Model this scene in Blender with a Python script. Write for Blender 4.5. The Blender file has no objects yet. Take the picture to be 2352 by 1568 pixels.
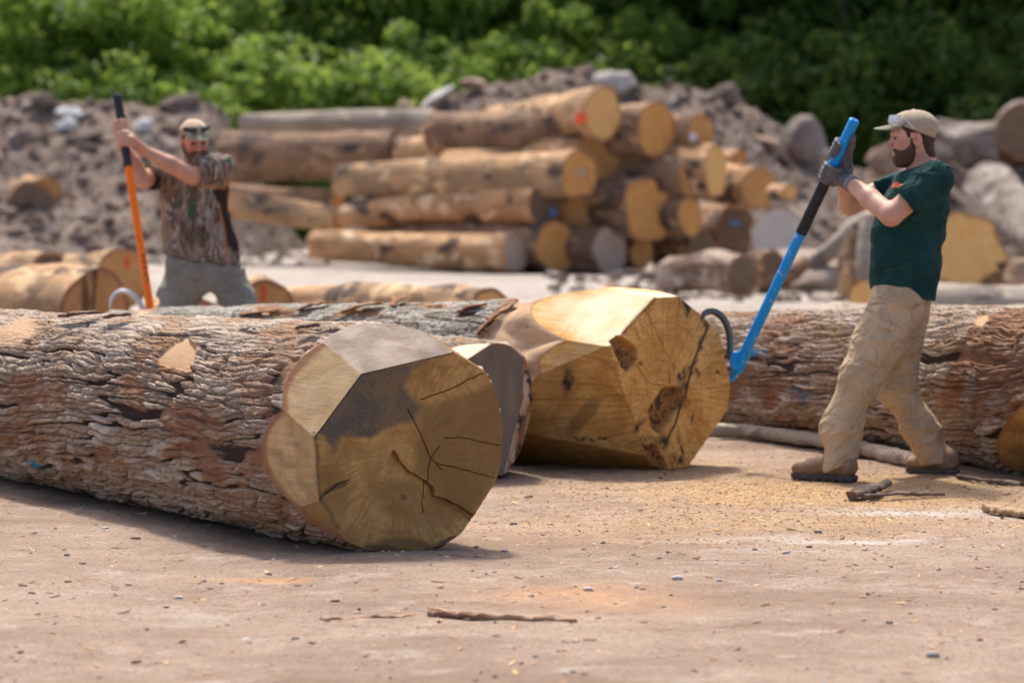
import bpy, math, random
import numpy as np
from mathutils import Vector, Matrix

# ------------------------------------------------------------------ camera, sky, sun, exposure
SC = bpy.context.scene
FPX, PW, PH, CAMZ = 7840.0, 2352.0, 1568.0, 1.345      # focal length and frame in photo units, camera height
TILT = math.atan(344 / FPX)
cam_d = bpy.data.cameras.new('camera'); cam = bpy.data.objects.new('camera', cam_d)
SC.collection.objects.link(cam); SC.camera = cam
cam.location = (0, 0, CAMZ); cam.rotation_euler = (math.pi / 2 - TILT, 0, 0)
cam_d.sensor_width = 36; cam_d.lens = 36 * FPX / PW; cam_d.clip_end = 600; cam_d.clip_start = .1
cam_d.dof.use_dof = True; cam_d.dof.focus_distance = 13.3; cam_d.dof.aperture_fstop = 3.1

SUN = Vector((-0.10, 0.50, 0.86)).normalized()           # towards the sun
EL = math.asin(SUN.z); AZ = math.atan2(SUN.x, SUN.y)
w = bpy.data.worlds.new('World'); SC.world = w; w.use_nodes = True
wn = w.node_tree.nodes; wl = w.node_tree.links
sky = wn.new('ShaderNodeTexSky'); sky.sky_type = 'NISHITA'; sky.sun_disc = False
sky.sun_elevation = EL; sky.sun_rotation = AZ; sky.dust_density = 4.0; sky.air_density = 0.6; sky.ozone_density = 0.3
wl.new(sky.outputs[0], wn['Background'].inputs[0]); wn['Background'].inputs[1].default_value = 0.15
sd = bpy.data.lights.new('sun', 'SUN'); sd.energy = 2.5; sd.angle = math.radians(6); sd.color = (1, .93, .83)
so = bpy.data.objects.new('sun', sd); SC.collection.objects.link(so)
so.rotation_euler = SUN.to_track_quat('Z', 'Y').to_euler(); so.location = (0, 0, 30)
SC.view_settings.view_transform = 'Standard'; SC.view_settings.look = 'None'
SC.view_settings.gamma = 1; SC.view_settings.exposure = 0.86
SC.cycles.use_denoising = True
SC.cycles.max_bounces = 6; SC.cycles.diffuse_bounces = 3; SC.cycles.glossy_bounces = 2; SC.cycles.transmission_bounces = 4
SC.cycles.caustics_reflective = False; SC.cycles.caustics_refractive = False

# ------------------------------------------------------------------ helpers
CT, ST = math.cos(TILT), math.sin(TILT)
CAM = np.array([0, 0, CAMZ])
def ray(px, py):
    x = (px - PW / 2) / FPX; y = -(py - PH / 2) / FPX
    return np.array([x, CT + y * ST, -ST + y * CT])
def at(px, py, Y):                      # point seen at (px, py) at distance Y
    r = ray(px, py); return CAM + r * (Y / r[1])
def gnd(px, py, z=0.0):                 # point seen at (px, py) at height z
    r = ray(px, py); return CAM + r * ((z - CAMZ) / r[2])
def proj(P):
    P = np.asarray(P, float) - CAM
    f = P[:, 1] * CT - P[:, 2] * ST; u = P[:, 1] * ST + P[:, 2] * CT
    return np.stack([PW / 2 + FPX * P[:, 0] / f, PH / 2 - FPX * u / f], 1)
def nrm(v):
    v = np.asarray(v, float); return v / np.linalg.norm(v)
def sstep(a, b, x):
    t = np.clip((x - a) / (b - a), 0, 1); return t * t * (3 - 2 * t)
def _h(ix, iy, iz, seed):
    n = (ix.astype(np.int64) * 374761393 + iy.astype(np.int64) * 668265263 + iz.astype(np.int64) * 2147483647 // 3 + seed * 974634777) & 0xffffffff
    n = ((n ^ (n >> 13)) * 1274126177) & 0xffffffff
    n = ((n ^ (n >> 16)) * 2246822519) & 0xffffffff
    return ((n ^ (n >> 15)) & 0xffff) / 65535.0
def vnoise(P, seed=0):                  # smooth value noise in [-1, 1], P is (N, 3) or (N, 2)
    P = np.asarray(P, float)
    if P.shape[1] == 2: P = np.concatenate([P, np.zeros((len(P), 1))], 1)
    I = np.floor(P).astype(np.int64); F = P - I; F = F * F * F * (F * (F * 6 - 15) + 10)
    out = 0
    for dx in (0, 1):
        for dy in (0, 1):
            for dz in (0, 1):
                wt = (F[:, 0] if dx else 1 - F[:, 0]) * (F[:, 1] if dy else 1 - F[:, 1]) * (F[:, 2] if dz else 1 - F[:, 2])
                out = out + wt * _h(I[:, 0] + dx, I[:, 1] + dy, I[:, 2] + dz, seed)
    return out * 2 - 1
def fbm(P, octv=4, seed=0, gain=.5):
    P = np.asarray(P, float); a = 1; t = 0; o = 0
    for k in range(octv):
        o = o + a * vnoise(P * 2 ** k + 17.3 * k, seed + k); t += a; a *= gain
    return o / t
def voro(x, y, seed=0):                 # F1, F2, cell random
    ix = np.floor(x).astype(np.int64); iy = np.floor(y).astype(np.int64); z = np.zeros_like(ix)
    f1 = np.full(x.shape, 9.); f2 = np.full(x.shape, 9.); cid = np.zeros(x.shape)
    for dx in (-1, 0, 1):
        for dy in (-1, 0, 1):
            jx = ix + dx; jy = iy + dy
            d = np.hypot(jx + .1 + .8 * _h(jx, jy, z, seed) - x, jy + .1 + .8 * _h(jx, jy, z + 1, seed) - y)
            m = d < f1
            f2 = np.where(m, f1, np.minimum(f2, d)); cid = np.where(m, _h(jx, jy, z + 2, seed), cid); f1 = np.where(m, d, f1)
    return f1, f2, cid
def inpoly(P, poly):
    x, y = P[:, 0], P[:, 1]; ins = np.zeros(len(P), bool); n = len(poly)
    for i in range(n):
        x1, y1 = poly[i]; x2, y2 = poly[(i + 1) % n]
        if y1 == y2: continue
        c = ((y1 > y) != (y2 > y)) & (x < (x2 - x1) * (y - y1) / (y2 - y1) + x1)
        ins ^= c
    return ins
def dline(P, pts):                      # distance of points to a polyline
    d = np.full(len(P), 1e9)
    for a, b in zip(pts[:-1], pts[1:]):
        a = np.array(a, float); b = np.array(b, float); ab = b - a
        t = np.clip(((P - a) @ ab) / max(ab @ ab, 1e-9), 0, 1)
        d = np.minimum(d, np.linalg.norm(P - a - t[:, None] * ab, axis=1))
    return d
def spoly(P, poly, soft):               # soft inside mask of a polygon
    d = dline(P, list(poly) + [poly[0]]); d = np.where(inpoly(P, poly), d, -d)
    return sstep(-soft, soft, d)
def blob(P, cx, cy, rx, ry, ang=0.):
    c, s = math.cos(math.radians(ang)), math.sin(math.radians(ang))
    x, y = P[:, 0] - cx, P[:, 1] - cy
    q = np.hypot((x * c + y * s) / rx, (-x * s + y * c) / ry)
    return 1 - sstep(.6, 1.15, q)

def blob2(P, cx, cy, rx, ry, ang=0.):
    c, s = math.cos(math.radians(ang)), math.sin(math.radians(ang)); x, y = P[:, 0] - cx, P[:, 1] - cy
    return 1 - sstep(.15, 1.2, np.hypot((x * c + y * s) / rx, (-x * s + y * c) / ry))
def mesh(name, V, F, attrs=None, smooth=True):
    """V (N,3); F (M,k) array, or a list of such arrays with different k."""
    Fs = F if isinstance(F, list) else [F]
    Fs = [np.asarray(f, np.int32) for f in Fs if len(f)]
    V = np.asarray(V, np.float32); me = bpy.data.meshes.new(name)
    me.vertices.add(len(V)); me.vertices.foreach_set('co', V.ravel())
    li = np.concatenate([f.ravel() for f in Fs]); tot = np.concatenate([np.full(len(f), f.shape[1], np.int32) for f in Fs])
    me.loops.add(len(li)); me.loops.foreach_set('vertex_index', li)
    me.polygons.add(len(tot)); me.polygons.foreach_set('loop_start', np.concatenate([[0], np.cumsum(tot)[:-1]]).astype(np.int32))
    me.polygons.foreach_set('use_smooth', np.full(len(tot), smooth, bool))
    for k, a in (attrs or {}).items():
        a = np.asarray(a, np.float32)
        if a.ndim == 2:
            at_ = me.attributes.new(k, 'FLOAT_VECTOR', 'POINT'); at_.data.foreach_set('vector', a.ravel())
        else:
            at_ = me.attributes.new(k, 'FLOAT', 'POINT'); at_.data.foreach_set('value', a)
    me.update(calc_edges=True); me.validate(); return me
def grid_faces(n, m, wrap=False):       # n rows, m columns, columns wrap
    i = np.arange(n - 1)[:, None]; j = np.arange(m if wrap else m - 1)[None, :]; j2 = (j + 1) % m
    return np.stack([i * m + j, i * m + j2, (i + 1) * m + j2, (i + 1) * m + j], -1).reshape(-1, 4)
def empty(name, loc, label, cat, group=None):
    o = bpy.data.objects.new(name, None); SC.collection.objects.link(o); o.location = tuple(loc); o.empty_display_size = .1
    return tag(o, label, cat, group)
def tag(o, label, cat, group=None):
    o['label'] = label; o['category'] = cat
    if group: o['group'] = group
    return o
def obj(name, V, F, m, parent=None, attrs=None, smooth=True, origin=None):
    V = np.asarray(V, float)
    og = np.array(origin) if origin is not None else (np.array(world_loc(parent)) if parent is not None else np.zeros(3))
    o = bpy.data.objects.new(name, mesh(name, V - og, F, attrs, smooth)); SC.collection.objects.link(o)
    for mm in (m if isinstance(m, (list, tuple)) else [m]): o.data.materials.append(mm)
    if parent is not None:
        o.parent = parent; o.location = tuple(og - np.array(world_loc(parent)))
    else: o.location = tuple(og)
    return o
def world_loc(o):
    p = np.array(o.location)
    while o.parent: o = o.parent; p = p + np.array(o.location)
    return p
def kind(o, k): o['kind'] = k; return o

class NT:                               # small material builder
    def __init__(s, name, rough=.8, spec=.3):
        s.m = bpy.data.materials.new(name); s.m.use_nodes = True; s.t = s.m.node_tree; s.n = s.t.nodes
        s.b = s.n['Principled BSDF']; s.b.inputs['Roughness'].default_value = rough; s.b.inputs['Specular IOR Level'].default_value = spec
    def _in(s, sock, v):
        if v is None: return
        if hasattr(v, 'is_output'): s.t.links.new(v, sock)
        elif isinstance(v, (tuple, list)): sock.default_value = tuple(v) + ((1,) if len(v) == 3 and sock.type == 'RGBA' else ())
        else: sock.default_value = v
    def attr(s, name, vec=False):
        a = s.n.new('ShaderNodeAttribute'); a.attribute_name = name; return a.outputs['Vector' if vec else 'Fac']
    def co(s): return s.n.new('ShaderNodeTexCoord').outputs['Object']
    def rnd(s): return s.n.new('ShaderNodeObjectInfo').outputs['Random']
    def mapv(s, v, sc=(1, 1, 1), loc=(0, 0, 0), rot=(0, 0, 0)):
        n = s.n.new('ShaderNodeMapping'); s._in(n.inputs[0], v); n.inputs['Scale'].default_value = sc; n.inputs['Location'].default_value = loc; n.inputs['Rotation'].default_value = rot; return n.outputs[0]
    def noise(s, v, sc, det=4, ro=.55, dist=0., col=False):
        n = s.n.new('ShaderNodeTexNoise'); s._in(n.inputs['Vector'], v); n.inputs['Scale'].default_value = sc; n.inputs['Detail'].default_value = det
        n.inputs['Roughness'].default_value = ro; n.inputs['Distortion'].default_value = dist; return n.outputs['Color' if col else 'Fac']
    def voro(s, v, sc, out='Distance', feat='F1'):
        n = s.n.new('ShaderNodeTexVoronoi'); n.feature = feat; s._in(n.inputs['Vector'], v); n.inputs['Scale'].default_value = sc; return n.outputs[out]
    def ramp(s, f, stops):
        n = s.n.new('ShaderNodeValToRGB'); s._in(n.inputs[0], f); e = n.color_ramp.elements
        while len(e) < len(stops): e.new(.5)
        for k, (p, c) in enumerate(stops):
            e[k].position = p; e[k].color = (tuple(c) if isinstance(c, (tuple, list)) else (c, c, c)) + (1,)
        return n.outputs[0]
    def mr(s, f, a, b, c=0., d=1.):
        n = s.n.new('ShaderNodeMapRange'); n.interpolation_type = 'SMOOTHSTEP'; s._in(n.inputs[0], f)
        for k, q in zip(range(1, 5), (a, b, c, d)): n.inputs[k].default_value = q
        return n.outputs[0]
    def mix(s, f, a, b, mode='MIX'):
        n = s.n.new('ShaderNodeMix'); n.data_type = 'RGBA'; n.blend_type = mode; s._in(n.inputs[0], f); s._in(n.inputs[6], a); s._in(n.inputs[7], b); return n.outputs[2]
    def math(s, op, a, b=None):
        n = s.n.new('ShaderNodeMath'); n.operation = op; s._in(n.inputs[0], a)
        if b is not None: s._in(n.inputs[1], b)
        return n.outputs[0]
    def out(s, col, height=None, dist=.01, strength=1., rough=None):
        s._in(s.b.inputs['Base Color'], col); s._in(s.b.inputs['Roughness'], rough)
        if height is not None:
            n = s.n.new('ShaderNodeBump'); n.inputs['Distance'].default_value = dist; n.inputs['Strength'].default_value = strength
            s._in(n.inputs['Height'], height); s.t.links.new(n.outputs[0], s.b.inputs['Normal'])
        return s.m
# ------------------------------------------------------------------ signed distance shapes -> smooth meshes
def cap(a, b, ra, rb, flat=None):       # tapered capsule; flat = (direction, ratio) squashes it along a direction
    a = np.array(a, float); b = np.array(b, float); ab = b - a; L2 = max(ab @ ab, 1e-12)
    if flat is not None: fn = nrm(flat[0]); fr = flat[1]
    def f(P):
        Q = P - a
        if flat is not None:
            t = np.clip((Q @ ab) / L2, 0, 1); D = Q - t[:, None] * ab
            D = D + (1 / fr - 1) * (D @ fn)[:, None] * fn
            return (np.linalg.norm(D, axis=1) - (ra + (rb - ra) * t)) * min(1, fr)
        t = np.clip((Q @ ab) / L2, 0, 1)
        return np.linalg.norm(Q - t[:, None] * ab, axis=1) - (ra + (rb - ra) * t)
    return f
def ell(c, r, R=None):
    c = np.array(c, float); r = np.array(r, float)
    def f(P):
        Q = P - c
        if R is not None: Q = Q @ R
        k0 = np.linalg.norm(Q / r, axis=1); k1 = np.linalg.norm(Q / (r * r), axis=1)
        return k0 * (k0 - 1) / np.maximum(k1, 1e-9)
    return f
def box(c, h, rnd=.01, R=None):
    c = np.array(c, float); h = np.array(h, float)
    def f(P):
        Q = P - c
        if R is not None: Q = Q @ R
        q = np.abs(Q) - (h - rnd)
        return np.linalg.norm(np.maximum(q, 0), axis=1) + np.minimum(q.max(1), 0) - rnd
    return f
def uni(k, *fs):
    def f(P):
        d = fs[0](P)
        for g in fs[1:]:
            e = g(P)
            if k <= 0: d = np.minimum(d, e)
            else: h = np.maximum(k - np.abs(d - e), 0) / k; d = np.minimum(d, e) - h * h * k * .25
        return d
    return f
def sub(f0, g, k=0.):
    def f(P):
        a = f0(P); b = -g(P); h = np.maximum(k - np.abs(a - b), 0) / k if k > 0 else 0
        return np.maximum(a, b) + h * h * k * .25
    return f
def half(f0, pt, n):                    # keep the side n points away from
    pt = np.array(pt, float); n = nrm(n); return lambda P: np.maximum(f0(P), (P - pt) @ n)
def disp(f0, fn): return lambda P: f0(P) + fn(P)
def chain(pts, rad, k=.02, flat=None): return uni(k, *[cap(pts[i], pts[i + 1], rad[i], rad[i + 1], flat) for i in range(len(pts) - 1)])
def basis(x, z):                        # columns: x, y, z
    x = nrm(x); z = np.asarray(z, float); z = nrm(z - x * (z @ x)); return np.stack([x, np.cross(z, x), z], 1)
def snet(f, lo, hi, h, margin=7.):
    lo = np.array(lo, float); hi = np.array(hi, float); B = 4
    nb = np.ceil((hi - lo) / (h * B)).astype(int); n = nb * B
    cc = [lo[i] + h * B * (np.arange(nb[i])) + h * (B - 1) / 2 for i in range(3)]
    G = np.stack(np.meshgrid(*cc, indexing='ij'), -1).reshape(-1, 3)
    dc = f(G).reshape(nb)
    D = dc.repeat(B, 0).repeat(B, 1).repeat(B, 2).astype(np.float32)
    act = np.argwhere(np.abs(dc) < margin * h)
    off = np.stack(np.meshgrid(*[np.arange(B)] * 3, indexing='ij'), -1).reshape(-1, 3)
    I = (act[:, None, :] * B + off[None]).reshape(-1, 3)
    for s in range(0, len(I), 400000):
        J = I[s:s + 400000]; D[J[:, 0], J[:, 1], J[:, 2]] = f(lo + J * h)
    ins = D < 0
    a = ins[:-1, :-1, :-1]; cnt = np.zeros(a.shape, np.int8)
    for dx in (0, 1):
        for dy in (0, 1):
            for dz in (0, 1): cnt += ins[dx:n[0] - 1 + dx, dy:n[1] - 1 + dy, dz:n[2] - 1 + dz]
    C = np.argwhere((cnt > 0) & (cnt < 8)); idx = -np.ones(cnt.shape, np.int64); idx[C[:, 0], C[:, 1], C[:, 2]] = np.arange(len(C))
    acc = np.zeros((len(C), 3)); num = np.zeros(len(C))
    cor = [(x, y, z) for x in (0, 1) for y in (0, 1) for z in (0, 1)]
    val = {c: D[C[:, 0] + c[0], C[:, 1] + c[1], C[:, 2] + c[2]].astype(float) for c in cor}
    for c in cor:
        for ax in range(3):
            if c[ax] == 0:
                e = list(c); e[ax] = 1; e = tuple(e); v0, v1 = val[c], val[e]; m = (v0 < 0) != (v1 < 0)
                t = np.where(m, v0 / np.where(m, v0 - v1, 1), 0); p = np.tile(np.array(c, float), (len(C), 1)); p[:, ax] = t
                acc += p * m[:, None]; num += m
    V = lo + (C + acc / num[:, None]) * h
    F = []
    for ax in range(3):
        s0 = [slice(None)] * 3; s1 = [slice(None)] * 3; s0[ax] = slice(0, n[ax] - 1); s1[ax] = slice(1, n[ax])
        A, Bq = ins[tuple(s0)], ins[tuple(s1)]; E = np.argwhere(A != Bq); b, c = (ax + 1) % 3, (ax + 2) % 3
        ok = (E[:, b] > 0) & (E[:, c] > 0) & (E[:, b] < n[b] - 1) & (E[:, c] < n[c] - 1); E = E[ok]; fl = A[E[:, 0], E[:, 1], E[:, 2]]
        q = []
        for db, dc_ in ((-1, -1), (0, -1), (0, 0), (-1, 0)):
            k = E.copy(); k[:, b] += db; k[:, c] += dc_; q.append(idx[k[:, 0], k[:, 1], k[:, 2]])
        q = np.stack(q, 1); q[~fl] = q[~fl][:, ::-1]; F.append(q)
    return V, np.concatenate(F)
def relax(V, F, it=2, lam=.5):
    e = np.concatenate([F[:, [0, 1]], F[:, [1, 2]], F[:, [2, 3]], F[:, [3, 0]]]); n = len(V)
    for _ in range(it):
        s = np.zeros_like(V); c = np.bincount(e[:, 0], minlength=n) + np.bincount(e[:, 1], minlength=n)
        for k in range(3): s[:, k] = np.bincount(e[:, 0], V[e[:, 1], k], n) + np.bincount(e[:, 1], V[e[:, 0], k], n)
        V = V + lam * (s / np.maximum(c, 1)[:, None] - V)
    return V
def sdfobj(name, f, lo, hi, h, m, parent, it=2, attrs=None, label=None, fix=None):
    V, F = snet(f, lo, hi, h)
    if it: V = relax(V, F, it)
    if fix: V = fix(V)
    o = obj(name, V, F, m, parent, attrs(V) if attrs else None)
    if label: o['label'] = label
    return o
def tube(pts, rad, ns=12, capend=True):
    """swept tube through points; returns V, [quads, tris]"""
    pts = np.array(pts, float); rad = np.broadcast_to(np.array(rad, float), (len(pts),)); T = np.gradient(pts, axis=0); T /= np.linalg.norm(T, axis=1)[:, None]
    ref = np.array([0, 0, 1.]) if abs(T[0][2]) < .9 else np.array([1., 0, 0]); V = []
    u = nrm(np.cross(T[0], ref)); th = np.linspace(0, 2 * np.pi, ns, endpoint=False)
    for i in range(len(pts)):
        u = nrm(u - T[i] * (u @ T[i])); v = np.cross(T[i], u)
        V.append(pts[i] + rad[i] * (np.cos(th)[:, None] * u + np.sin(th)[:, None] * v))
    V = np.concatenate(V); Q = grid_faces(len(pts), ns, True)[:, ::-1]; Tt = []
    if capend:
        n = len(V); V = np.vstack([V, pts[0], pts[-1]]); k = np.arange(ns)
        Tt = np.concatenate([np.stack([np.full(ns, n), k, (k + 1) % ns], 1)[:, ::-1] * 1, np.stack([np.full(ns, n + 1), (len(pts) - 1) * ns + k, (len(pts) - 1) * ns + (k + 1) % ns], 1)])
    return V, [Q, Tt] if capend else [Q]
def join(parts):
    V = []; F = {}; n = 0
    for v, fs in parts:
        for f in (fs if isinstance(fs, list) else [fs]):
            f = np.asarray(f)
            if len(f): F.setdefault(f.shape[1], []).append(f + n)
        V.append(v); n += len(v)
    return np.vstack(V), [np.concatenate(f) for f in F.values()]
# ------------------------------------------------------------------ materials of wood and bark
def m_oak():
    n = NT('oak_bark', .92, .15); v = n.attr('lc', True); pl = n.attr('plate'); red = n.attr('red'); bare = n.attr('bare'); rnd = n.attr('cell'); bl = n.attr('blue')
    big = n.noise(n.mapv(v, (1.2, 3, 3)), 2.2, 4); fine = n.noise(n.mapv(v, (.5, 1, 1)), 60, 5, .65); mid = n.noise(n.mapv(v, (.5, 1, 1)), 14, 4)
    plate = n.mix(rnd, (.25, .17, .115), (.60, .51, .42))
    plate = n.mix(n.mr(big, .45, .66), plate, (.36, .24, .145)); plate = n.mix(n.mr(mid, .56, .75, 0, .8), plate, (.50, .45, .39))
    plate = n.mix(n.mr(fine, .35, .7, 0, .5), plate, (.16, .10, .07))
    redc = n.mix(fine, (.13, .055, .03), (.35, .175, .095)); redc = n.mix(n.mr(mid, .45, .7, 0, .75), redc, (.33, .215, .135))
    c = n.mix(n.mr(pl, .05, .5), (.042, .026, .02), plate)
    c = n.mix(n.mr(n.math('ADD', red, n.math('MULTIPLY', n.math('SUBTRACT', mid, .5), 1.6)), .30, .62, 0, .85), c, redc)
    c = n.mix(bare, c, n.mix(n.noise(n.mapv(v, (2, 30, 30)), 3, 4), (.38, .23, .13), (.55, .37, .22)))
    c = n.mix(n.math('MULTIPLY', bl, n.mr(mid, .42, .55)), c, (.02, .24, .45))
    return n.out(c, n.math('ADD', fine, n.math('MULTIPLY', n.noise(v, 190, 3), .5)), .006, .8)
OAK = m_oak()
def m_graybark():
    n = NT('grey_bark', .92, .15); v = n.attr('lc', True); bare = n.attr('bare'); pl = n.attr('plate'); red = n.attr('red')
    fine = n.noise(v, 75, 5, .7); mid = n.noise(n.mapv(v, (.6, 1, 1)), 12, 4)
    c = n.mix(n.mr(mid, .35, .65), (.27, .24, .19), (.48, .45, .39)); c = n.mix(n.mr(fine, .45, .62, 0, .75), c, (.115, .095, .075))
    c = n.mix(n.mr(pl, .6, .1), c, (.10, .06, .04))
    c = n.mix(red, c, n.mix(fine, (.20, .09, .04), (.46, .25, .13)))
    g = n.noise(n.mapv(v, (1, 14, 14)), 3, 5)
    b = n.mix(g, (.52, .33, .185), (.68, .49, .32)); b = n.mix(n.mr(n.noise(n.mapv(v, (.8, 4, 4)), 2.3, 5), .44, .66, 0, .85), b, (.34, .21, .13))
    b = n.mix(n.mr(n.noise(n.mapv(v, (1.5, 9, 9)), 5, 3), .60, .80, 0, .8), b, (.12, .09, .085))
    return n.out(n.mix(bare, c, b), n.math('MULTIPLY', fine, n.math('SUBTRACT', 1.0, n.math('MULTIPLY', bare, .85))), .008, .8)
GRAYB = m_graybark()
def m_cut(name, a, b, streak=(.30, .17, .075)):
    n = NT(name, .92, .10); v = n.attr('lc', True); st = n.attr('stain'); dk = n.attr('dark'); ck = n.attr('crack_shade'); rim = n.attr('rim'); lt = n.attr('sunlit_pale'); ol = n.attr('olive'); pa = n.attr('pale'); ro = n.attr('rot')
    saw = n.noise(n.mapv(v, (4, 5, 26), rot=(.5, 0, 0)), 3, 5, .65, .6); mott = n.noise(v, 6.5, 6, .68, .4); fib = n.noise(n.mapv(v, (40, 40, 40)), 7, 4, .6)
    sep = n.n.new('ShaderNodeSeparateXYZ'); n._in(sep.inputs[0], n.mapv(v, (1, 1, 1), (0, .03, .05)))
    rad = n.math('SQRT', n.math('ADD', n.math('POWER', sep.outputs[1], 2.0), n.math('POWER', sep.outputs[2], 2.0)))
    ring = n.noise(n.math('MULTIPLY', n.math('ADD', rad, n.math('MULTIPLY', mott, .03)), 55.0), 1., 3); n.n[-1].noise_dimensions = '3D'
    cc = n.n.new('ShaderNodeCombineXYZ'); n._in(cc.inputs[0], n.math('ADD', n.math('MULTIPLY', rad, 60.0), n.math('MULTIPLY', mott, 2.0))); ring = n.noise(cc.outputs[0], 1., 3, .7)
    ang = n.math('ARCTAN2', sep.outputs[2], sep.outputs[1]); ca = n.n.new('ShaderNodeCombineXYZ'); n._in(ca.inputs[0], n.math('MULTIPLY', ang, 9.0)); n._in(ca.inputs[1], n.math('MULTIPLY', rad, 3.0))
    rayn = n.noise(ca.outputs[0], 2.2, 4, .6)
    c = n.mix(n.mr(mott, .3, .68), a, b); c = n.mix(n.mr(saw, .45, .72, 0, .45), c, streak); c = n.mix(n.mr(ring, .48, .68, 0, .5), c, streak); c = n.mix(n.mr(rayn, .46, .68, 0, .7), c, streak)
    c = n.mix(lt, c, n.mix(n.mr(mott, .3, .7), (.79, .59, .35), (.88, .74, .52)))  # sunlit facets paler: sunshine put into the wood colour
    c = n.mix(pa, c, n.mix(n.mr(mott, .3, .68), (.27, .215, .165), (.47, .40, .335))); c = n.mix(ro, c, n.mix(n.mr(fib, .38, .62), (.20, .085, .03), (.62, .34, .13)))
    c = n.mix(n.math('MULTIPLY', ol, n.mr(mott, .15, .55, .35, 1)), c, n.mix(saw, (.125, .075, .030), (.30, .18, .068)))
    c = n.mix(n.math('MULTIPLY', st, n.mr(mott, .3, .6, .5, 1)), c, n.mix(n.mr(fib, .35, .7), (.050, .046, .038), (.22, .195, .155)))
    c = n.mix(rim, c, n.mix(mott, (.27, .11, .05), (.44, .24, .14)))
    c = n.mix(n.math('MULTIPLY', dk, n.mr(mott, .25, .5, .6, 1)), c, (.045, .037, .040)); c = n.mix(ck, c, (.028, .016, .009))  # cracks coloured near black for the shade deep inside them
    return n.out(c, n.math('ADD', saw, n.math('MULTIPLY', fib, .7)), .004, .8)
CUT_BROWN = m_cut('sawn_wood_brown', (.34, .18, .058), (.64, .39, .14))
CUT_GOLD = m_cut('sawn_wood_gold', (.62, .32, .085), (.88, .55, .19), (.42, .19, .055))
CUT_GREY = m_cut('sawn_wood_grey', (.20, .17, .145), (.33, .28, .23), (.30, .19, .10))
def m_smooth(name, a, b, c3, dark=(.085, .06, .05)):
    n = NT(name, .85, .2); v = n.attr('lc', True); r = n.rnd(); off = n.n.new('ShaderNodeCombineXYZ')
    for k in range(3): n._in(off.inputs[k], n.math('MULTIPLY', r, 40.0 + 17 * k))
    vv = n.n.new('ShaderNodeVectorMath'); vv.operation = 'ADD'; n._in(vv.inputs[0], n.mapv(v, (.8, 1.6, 1.6))); n._in(vv.inputs[1], off.outputs[0]); v2 = vv.outputs[0]
    p1 = n.noise(v2, 1.5, 3, .5, .4); p2 = n.noise(v2, 2.6, 4, .55, .3); p3 = n.noise(v2, 12, 4)
    cc = n.mix(n.mr(p1, .42, .58), a, b); cc = n.mix(n.mr(p2, .56, .62), cc, c3); cc = n.mix(n.mr(n.noise(n.mapv(v2, (1, 1, 1), (5, 5, 5)), 1.7, 3), .56, .63), cc, dark); cc = n.mix(n.mr(p3, .4, .8, 0, .5), cc, a)
    return n.out(cc, n.math('ADD', p3, n.noise(v2, 40, 3)), .02, .8)
BARK_TAN = m_smooth('tan_patchy_bark', (.29, .185, .105), (.50, .30, .155), (.66, .46, .26))
BARK_ORANGE = m_smooth('orange_patchy_bark', (.34, .195, .10), (.52, .30, .15), (.68, .50, .32), (.075, .05, .045))
BARK_BROWN = m_smooth('brown_patchy_bark', (.19, .115, .075), (.31, .19, .115), (.46, .30, .18))
BARK_PALE = m_smooth('pale_grey_bark', (.29, .25, .20), (.42, .35, .28), (.50, .41, .31), (.20, .16, .13))

# ------------------------------------------------------------------ log builder
class LogFrame:
    """axis a points out of the visible end; x to the right and y up as seen from that end; u runs along a, 0 at the end."""
    def __init__(s, end, a, r, rf, L, flare=0.):
        s.c = np.array(end, float); s.a = nrm(a); s.r, s.rf, s.L, s.fl = r, rf, L, flare
        e2 = np.array([0, 0, 1.]); e2 = nrm(e2 - s.a * (e2 @ s.a)); s.e2 = e2; s.e1 = np.cross(e2, s.a)
        s.planes = [(np.array([0., 0.]), 0.)]                # u <= c - g.(x,y)
    def rad(s, u): return s.r + (s.rf - s.r) * np.clip(-u / s.L, -.1, 1) + s.fl * np.exp(np.minimum(u, .3) / .45)
    def loc(s, P): d = np.asarray(P) - s.c; return np.array([d @ s.a, d @ s.e1, d @ s.e2])
    def wor(s, u, x, y): return s.c + np.multiply.outer(u, s.a) + np.multiply.outer(x, s.e1) + np.multiply.outer(y, s.e2)
    def hit(s, px, py, on):                                  # local coordinates of what is seen at a photo point
        o = s.loc(CAM); d = ray(px, py); d = np.array([d @ s.a, d @ s.e1, d @ s.e2])
        if on == 'bark':
            k = (s.r - s.rf) / s.L
            t = 0
            for it in range(6):
                u = o[0] + d[0] * t if it else -.4
                R = s.rad(u); A = d[1]**2 + d[2]**2; B = o[1] * d[1] + o[2] * d[2]; C = o[1]**2 + o[2]**2 - R * R
                D = B * B - A * C; t = (-B - math.sqrt(max(D, 0))) / A
            return o + d * t
        g, c = s.planes[on]                                  # u + g.(x,y) = c
        t = (c - o[0] - g[0] * o[1] - g[1] * o[2]) / (d[0] + g[0] * d[1] + g[1] * d[2]); return o + d * t
    def add(s, *pts):                                        # plane through three (px, py, on)
        Q = np.array([s.hit(*p) for p in pts]); A = np.c_[Q[:, 1:], np.ones(3)]
        k = np.linalg.solve(A, Q[:, 0]); s.planes.append((-k[:2], k[2])); return s
    def chamfer(s, p1, p2, slope):                           # edge on the end plane, given slope, falling away from the axis
        A, B = s.hit(*p1, 0)[1:], s.hit(*p2, 0)[1:]; n = nrm([B[1] - A[1], A[0] - B[0]])
        if n @ A < 0: n = -n
        s.planes.append((n * slope, slope * (n @ A))); return s
    def uend(s, x, y): return np.min([c - g[0] * x - g[1] * y for g, c in s.planes], 0)

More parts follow.
